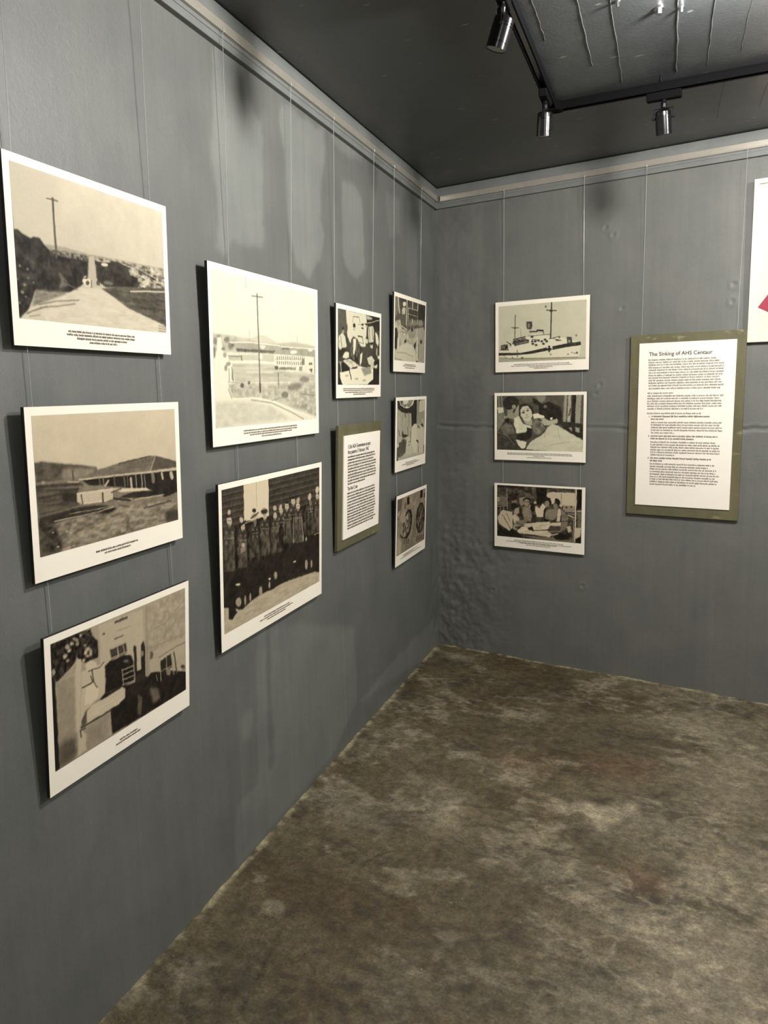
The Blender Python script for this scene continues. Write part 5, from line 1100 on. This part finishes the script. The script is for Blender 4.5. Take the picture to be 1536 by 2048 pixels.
def text_board(key, side, a, b, z0, z1, t, paper, label):
    w, h = b - a, z1 - z0; T = .014
    root = setp(panel_root('text_board', side, a, b, z0, z1, t, .008), label, 'sign', 'olive text boards')
    bm = bmesh.new(); add_box(bm, (-w / 2, -T, 0), (w / 2, 0, h), .002); setp(from_bm('board', bm, M['olive'], root), 'worn olive painted backing board')
    u0, u1, v0, v1 = paper
    X = lambda u: -w / 2 + w * (u0 + (u1 - u0) * u)
    Z = lambda v: h - h * (v0 + (v1 - v0) * v)
    bm = bmesh.new(); add_box(bm, (X(0), -T - .006, Z(1)), (X(1), -T - .0002, Z(0)), .0006)
    sheet = setp(from_bm('text_sheet', bm, M['paper2'], root), 'cream printed text sheet on a thin mount')
    return sheet, X, Z, -T - .0066
BOARD_TEXT = {
 'C2': dict(paper=[0.0923, 0.9336, 0.0849, 0.9209], head=[('112th AGH Greenslopes accepts', 0.095, 0.708, 0.1262), ('first patients 2 February 1942', 0.092, 0.658, 0.1782), ('The Red Cross', 0.093, 0.359, 0.5308)],
  lines=[(0.091, 0.832, 0.2087, 0), (0.092, 0.847, 0.2368, 0), (0.093, 0.808, 0.2671, 0), (0.094, 0.872, 0.296, 0), (0.095, 0.879, 0.325, 0), (0.096, 0.853, 0.3535, 0), (0.097, 0.882, 0.3835, 0), (0.098, 0.884, 0.411, 0), (0.099, 0.866, 0.4404, 0), (0.1, 0.556, 0.469, 0), (0.092, 0.857, 0.5606, 0), (0.093, 0.861, 0.5912, 0), (0.094, 0.868, 0.6192, 0), (0.095, 0.842, 0.649, 0), (0.096, 0.871, 0.6789, 0), (0.097, 0.873, 0.7081, 0), (0.098, 0.869, 0.737, 0), (0.099, 0.884, 0.7653, 0), (0.1, 0.844, 0.7932, 0), (0.101, 0.843, 0.8219, 0), (0.102, 0.825, 0.8499, 0), (0.103, 0.89, 0.8796, 0), (0.104, 0.828, 0.9068, 0)]),
 'F': dict(paper=[0.0853, 0.9254, 0.0472, 0.9435], head=[('The Sinking of AHS Centaur', 0.107, 0.765, 0.0777), ('1', 0.127, 0.137, 0.4498), ('2', 0.124, 0.137, 0.5698), ('3', 0.127, 0.139, 0.7059)],
  lines=[(0.103, 0.799, 0.1024, 0), (0.104, 0.83, 0.1178, 0), (0.105, 0.882, 0.1326, 0), (0.106, 0.889, 0.1491, 0), (0.107, 0.881, 0.164, 0), (0.108, 0.882, 0.1802, 0), (0.108, 0.875, 0.1961, 0), (0.109, 0.845, 0.2106, 0), (0.11, 0.858, 0.2267, 0), (0.111, 0.869, 0.2422, 0), (0.112, 0.882, 0.258, 0), (0.113, 0.857, 0.275, 0), (0.105, 0.372, 0.3031, 1), (0.101, 0.887, 0.3204, 0), (0.102, 0.849, 0.336, 0), (0.103, 0.866, 0.3519, 0), (0.103, 0.877, 0.3672, 0), (0.104, 0.875, 0.3827, 0), (0.105, 0.696, 0.3987, 0), (0.103, 0.675, 0.4267, 1), (0.155, 0.758, 0.445, 2), (0.149, 0.285, 0.461, 2), (0.15, 0.886, 0.4822, 0), (0.151, 0.862, 0.4976, 0), (0.152, 0.891, 0.5132, 0), (0.153, 0.897, 0.5295, 0), (0.154, 0.4, 0.5457, 0), (0.153, 0.847, 0.5654, 2), (0.15, 0.606, 0.5816, 2), (0.151, 0.831, 0.6028, 0), (0.152, 0.874, 0.6193, 0), (0.153, 0.87, 0.6346, 0), (0.154, 0.88, 0.6507, 0), (0.155, 0.881, 0.6659, 0), (0.156, 0.414, 0.6821, 0), (0.155, 0.797, 0.7017, 2), (0.152, 0.281, 0.7185, 2), (0.151, 0.833, 0.738, 0), (0.152, 0.763, 0.7543, 0), (0.153, 0.845, 0.7696, 0), (0.154, 0.847, 0.7859, 0), (0.155, 0.888, 0.8017, 0), (0.155, 0.834, 0.8175, 0), (0.156, 0.871, 0.8325, 0), (0.157, 0.859, 0.8487, 0), (0.158, 0.642, 0.8647, 0)]),
}
for k, side, a, b, z0, z1, t in PANELS:
    if k not in BOARD_TEXT: continue
    D = BOARD_TEXT[k]; big = k == 'F'
    root, X, Z, yf = text_board(k, side, a, b, z0, z1, t, D['paper'], 'tall olive board with a long text sheet headed The Sinking of AHS Centaur' if big else 'olive board with a text sheet about first patients and the Red Cross')
    for txt, u0, u1, v in D['head']:
        n = 'heading' if len(txt) > 2 else 'item_number'
        text_mesh(n, txt, (.0270 if big else .0235) if len(txt) > 2 else .012, X(u0), Z(v), yf, M['ink_dark'], root, (X(u1) - X(u0)) if len(txt) > 2 else None, .0004)
    bm = bmesh.new(); r = random.Random(5 + big)
    for u0, u1, v, bold in D['lines']:
        glyph_line(bm, X(u0), X(u1), Z(v) - .0032, .0068 if not big else .0064, yf, r, 1.5 if bold == 2 else 1.1)
    setp(from_bm('body_text', bm, M['ink'], root), 'small printed paragraphs')


# white frame with a red shape, cut by the picture edge
def white_frame():
    a, b, z0, z1 = 1.744, 2.27, 1.815, 2.562
    w, h = b - a, z1 - z0
    root = setp(panel_root('framed_print', 'B', a, b, z0, z1, .012, .004), 'white framed print with a crimson shape on a white ground', 'picture frame')
    for nm, lo, hi in (('frame_bar', (-w / 2, 0), (-w / 2 + .022, h)), ('frame_bar', (w / 2 - .022, 0), (w / 2, h)), ('frame_bar', (-w / 2 + .022, 0), (w / 2 - .022, .022)), ('frame_bar', (-w / 2 + .022, h - .022), (w / 2 - .022, h))):
        bm = bmesh.new(); add_box(bm, (lo[0], -.024, lo[1]), (hi[0], 0, hi[1]), .002); from_bm(nm, bm, M['white'], root)
    bm = bmesh.new(); add_box(bm, (-w / 2 + .021, -.009, .021), (w / 2 - .021, -.002, h - .021)); sheet = from_bm('print_sheet', bm, M['mat'], root)
    # crimson bar, turned, its near corner showing at the edge of the picture
    bm = bmesh.new(); q = [(-.225, .163), (-.037, .063), (.092, .240), (-.096, .340)]
    vs = [bm.verts.new((x, -.0094, z)) for x, z in q]; bm.faces.new(vs); from_bm('red_shape', bm, M['red'], sheet)
white_frame()

# ------------------------------------------------------------------ hanging wires
def wire(side, c0, c1, z_low, label):
    bm = bmesh.new()
    P = (lambda c, o, z: wall_pt(c, o, z)) if side == 'L' else (lambda c, o, z: Vector((c, -o, z)))
    pts = [P(c0, .033, 2.712), P(c0, .031, 2.69), P((c0 * 2 + c1) / 3, .022, 2.4), P(c1, .0095, 2.05), P(c1, .0085, z_low)]
    for a, b in zip(pts, pts[1:]): add_tube(bm, a, b, .0009, seg=6)
    add_tube(bm, P(c0, .0345, 2.700), P(c0, .0345, 2.712), .0022, seg=8)
    setp(from_bm('hanging_wire', bm, M['wire']), label, 'wire', 'picture hanging wires')
wire('L', -3.289, -3.284, 1.08, 'pale wire for the road, timber shed and ward prints, farther from the corner')
wire('L', -2.823, -2.808, 1.08, 'pale wire for the road, timber shed and ward prints, nearer the corner')
wire('L', -2.418, -2.41, 1.33, 'pale wire for the two large prints, farther from the corner')
wire('L', -1.96, -1.966, 1.33, 'pale wire for the two large prints, nearer the corner')
wire('L', -1.575, -1.562, 1.46, 'pale wire for bedside print and small olive board, farther from the corner')
wire('L', -1.111, -1.11, 1.46, 'pale wire for bedside print and small olive board, nearer the corner')
wire('L', -0.825, -0.8, 1.06, 'pale wire for the ward, lamp and relief prints, farther from the corner')
wire('L', -0.365, -0.35, 1.06, 'pale wire for the ward, lamp and relief prints, nearer the corner')
wire('B', 0.462, 0.452, 1.05, 'pale wire for the ship, patient and stretcher prints, nearer the corner')
wire('B', 0.921, 0.922, 1.05, 'pale wire for the ship, patient and stretcher prints, farther from the corner')
wire('B', 1.242, 1.236, 1.86, 'pale wire for the tall olive text board, nearer the corner')
wire('B', 1.706, 1.697, 1.86, 'pale wire for the tall olive text board, farther from the corner')

# ------------------------------------------------------------------ track lighting
TC = Vector((1.100, -.925, 0))        # corner of the L-shaped track
DIR1 = -D2; DIR2 = Vector((.9945, .105, 0)).normalized()
def track(direction, start, length, label):
    root = empty('light_track', TC + direction * start + Vector((0, 0, ZC - .004)), (0, 0, math.atan2(direction.y, direction.x)))
    bm = bmesh.new()
    add_box(bm, (0, -.018, -.006), (length, .018, .0), .001)
    add_box(bm, (0, -.018, -.032), (length, -.011, -.006), .001); add_box(bm, (0, .011, -.032), (length, .018, -.006), .001)
    from_bm('channel', bm, M['dark'], root)
    bm = bmesh.new(); add_box(bm, (.001, -.0105, -.022), (length - .001, .0105, -.0062)); from_bm('conductor_strip', bm, M['black'], root)
    for t in (0, length):
        bm = bmesh.new(); add_box(bm, (t - .010, -.020, -.034), (t + .010, .020, 0), .002); from_bm('end_cap', bm, M['dark'], root)
    return setp(root, label, 'light track', 'ceiling light tracks')
track(DIR1, .03, 2.6, 'black ceiling light track running along the photograph wall')
track(DIR2, .03, 2.3, 'black ceiling light track running along the ship photograph wall')
bm = bmesh.new(); add_box(bm, (-.03, -.03, ZC - .036), (.03, .03, ZC), .004)
cn = from_bm('track_connector', bm, M['dark']); cn.location = (TC.x, TC.y, 0); cn.rotation_euler = (0, 0, ROT_L)
setp(cn, 'black corner connector joining the two ceiling tracks', 'connector')

def spotlight(track_dir, t, aim, label, lit=0.0):
    base = TC + track_dir * t
    rz = math.atan2(track_dir.y, track_dir.x)
    root = setp(empty('track_spotlight', (base.x, base.y, ZC - .0375), (0, 0, rz)), label, 'spotlight', 'track spotlights')
    bm = bmesh.new(); add_box(bm, (-.065, -.016, -.030), (.065, .016, .0), .004); from_bm('adapter', bm, M['dark'], root)
    bm = bmesh.new(); add_lathe(bm, [(.006, -.062), (.011, -.058), (.012, -.045), (.009, -.034), (.009, -.028)], 16); from_bm('swivel_stem', bm, M['black'], root)
    head = empty('head_pivot', (0, 0, -.06)); 
    bpy.data.objects.remove(head)
    # aim given in room space -> local
    d = Vector(aim).normalized(); d = Matrix.Rotation(-rz, 3, 'Z') @ d
    q = d.to_track_quat('-Z', 'Y')
    piv = Vector((0, 0, -.098))
    def place(bm): bmesh.ops.transform(bm, matrix=Matrix.Translation(piv) @ q.to_matrix().to_4x4(), verts=bm.verts)
    bm = bmesh.new()
    add_lathe(bm, [(.012, .030), (.024, .029), (.029, .024), (.030, .012), (.0285, .0115), (.0285, .009), (.030, .0085), (.030, .004), (.0285, .0035), (.0285, .001), (.030, .0005), (.030, -.040), (.0288, -.0405), (.0288, -.043), (.030, -.0435), (.030, -.058), (.027, -.058), (.0262, -.050), (.0, -.050)][:-1], 32)
    place(bm); body = from_bm('lamp_body', bm, M['black'], root, True)
    bm = bmesh.new(); add_lathe(bm, [(.0262, -.0525), (.0262, -.0565)], 24); place(bm); from_bm('lens', bm, M['lens'], root)
    # U-shaped yoke with pivot screws
    bm = bmesh.new()
    for sx in (-1, 1):
        add_box(bm, (sx * .036 - .0018, -.006, -.100), (sx * .036 + .0018, .006, -.060), .0008)
        add_tube(bm, (sx * .028, 0, -.096), (sx * .042, 0, -.096), .005, seg=10)
    add_box(bm, (-.0378, -.006, -.064), (.0378, .006, -.060), .0008)
    from_bm('yoke', bm, M['black'], root)
    return root
spotlight(DIR1, 1.075, (-.33, -.05, -1), 'black track spotlight with a shiny barrel and pale lens, alone on its track run')
spotlight(DIR1, .225, (-.10, .15, -1), 'black track spotlight beside the corner where the tracks meet')
spotlight(DIR2, .44, (.02, .25, -1), 'black track spotlight on the track along the ship photograph wall')

# ------------------------------------------------------------------ ceiling lamps: the main one, and two added for fill
def ceiling_lamp(x, y, power, label, col=(1.0, .972, .935)):
    root = setp(empty('ceiling_lamp', (x, y, ZC)), label, 'lamp', 'bulkhead ceiling lamps')
    bm = bmesh.new(); add_lathe(bm, [(.03, -.034), (.044, -.03), (.046, -.004), (.044, 0)], 28); from_bm('lamp_base', bm, M['white'], root, True)
    bm = bmesh.new(); add_lathe(bm, [(.015, -.168), (.04, -.156), (.06, -.134), (.068, -.102), (.06, -.068), (.04, -.045), (.03, -.035)], 16)
    mt = emitter('opal_lamp_glass', col + (1,), power); from_bm('opal_bowl', bm, mt, root, True)
    return root
ceiling_lamp(2.09, -1.77, 690.0, 'round opal ceiling lamp lighting the corner with the photographs')
ceiling_lamp(3.15, -1.45, 640.0, 'added round opal fill lamp beside the far side wall, out of view')  # unseen lamp added to brighten the right of the back wall
ceiling_lamp(2.9, -4.6, 260.0, 'added round opal fill lamp farthest from the picture corner, out of view')  # unseen lamp added behind the camera to fill the shadows
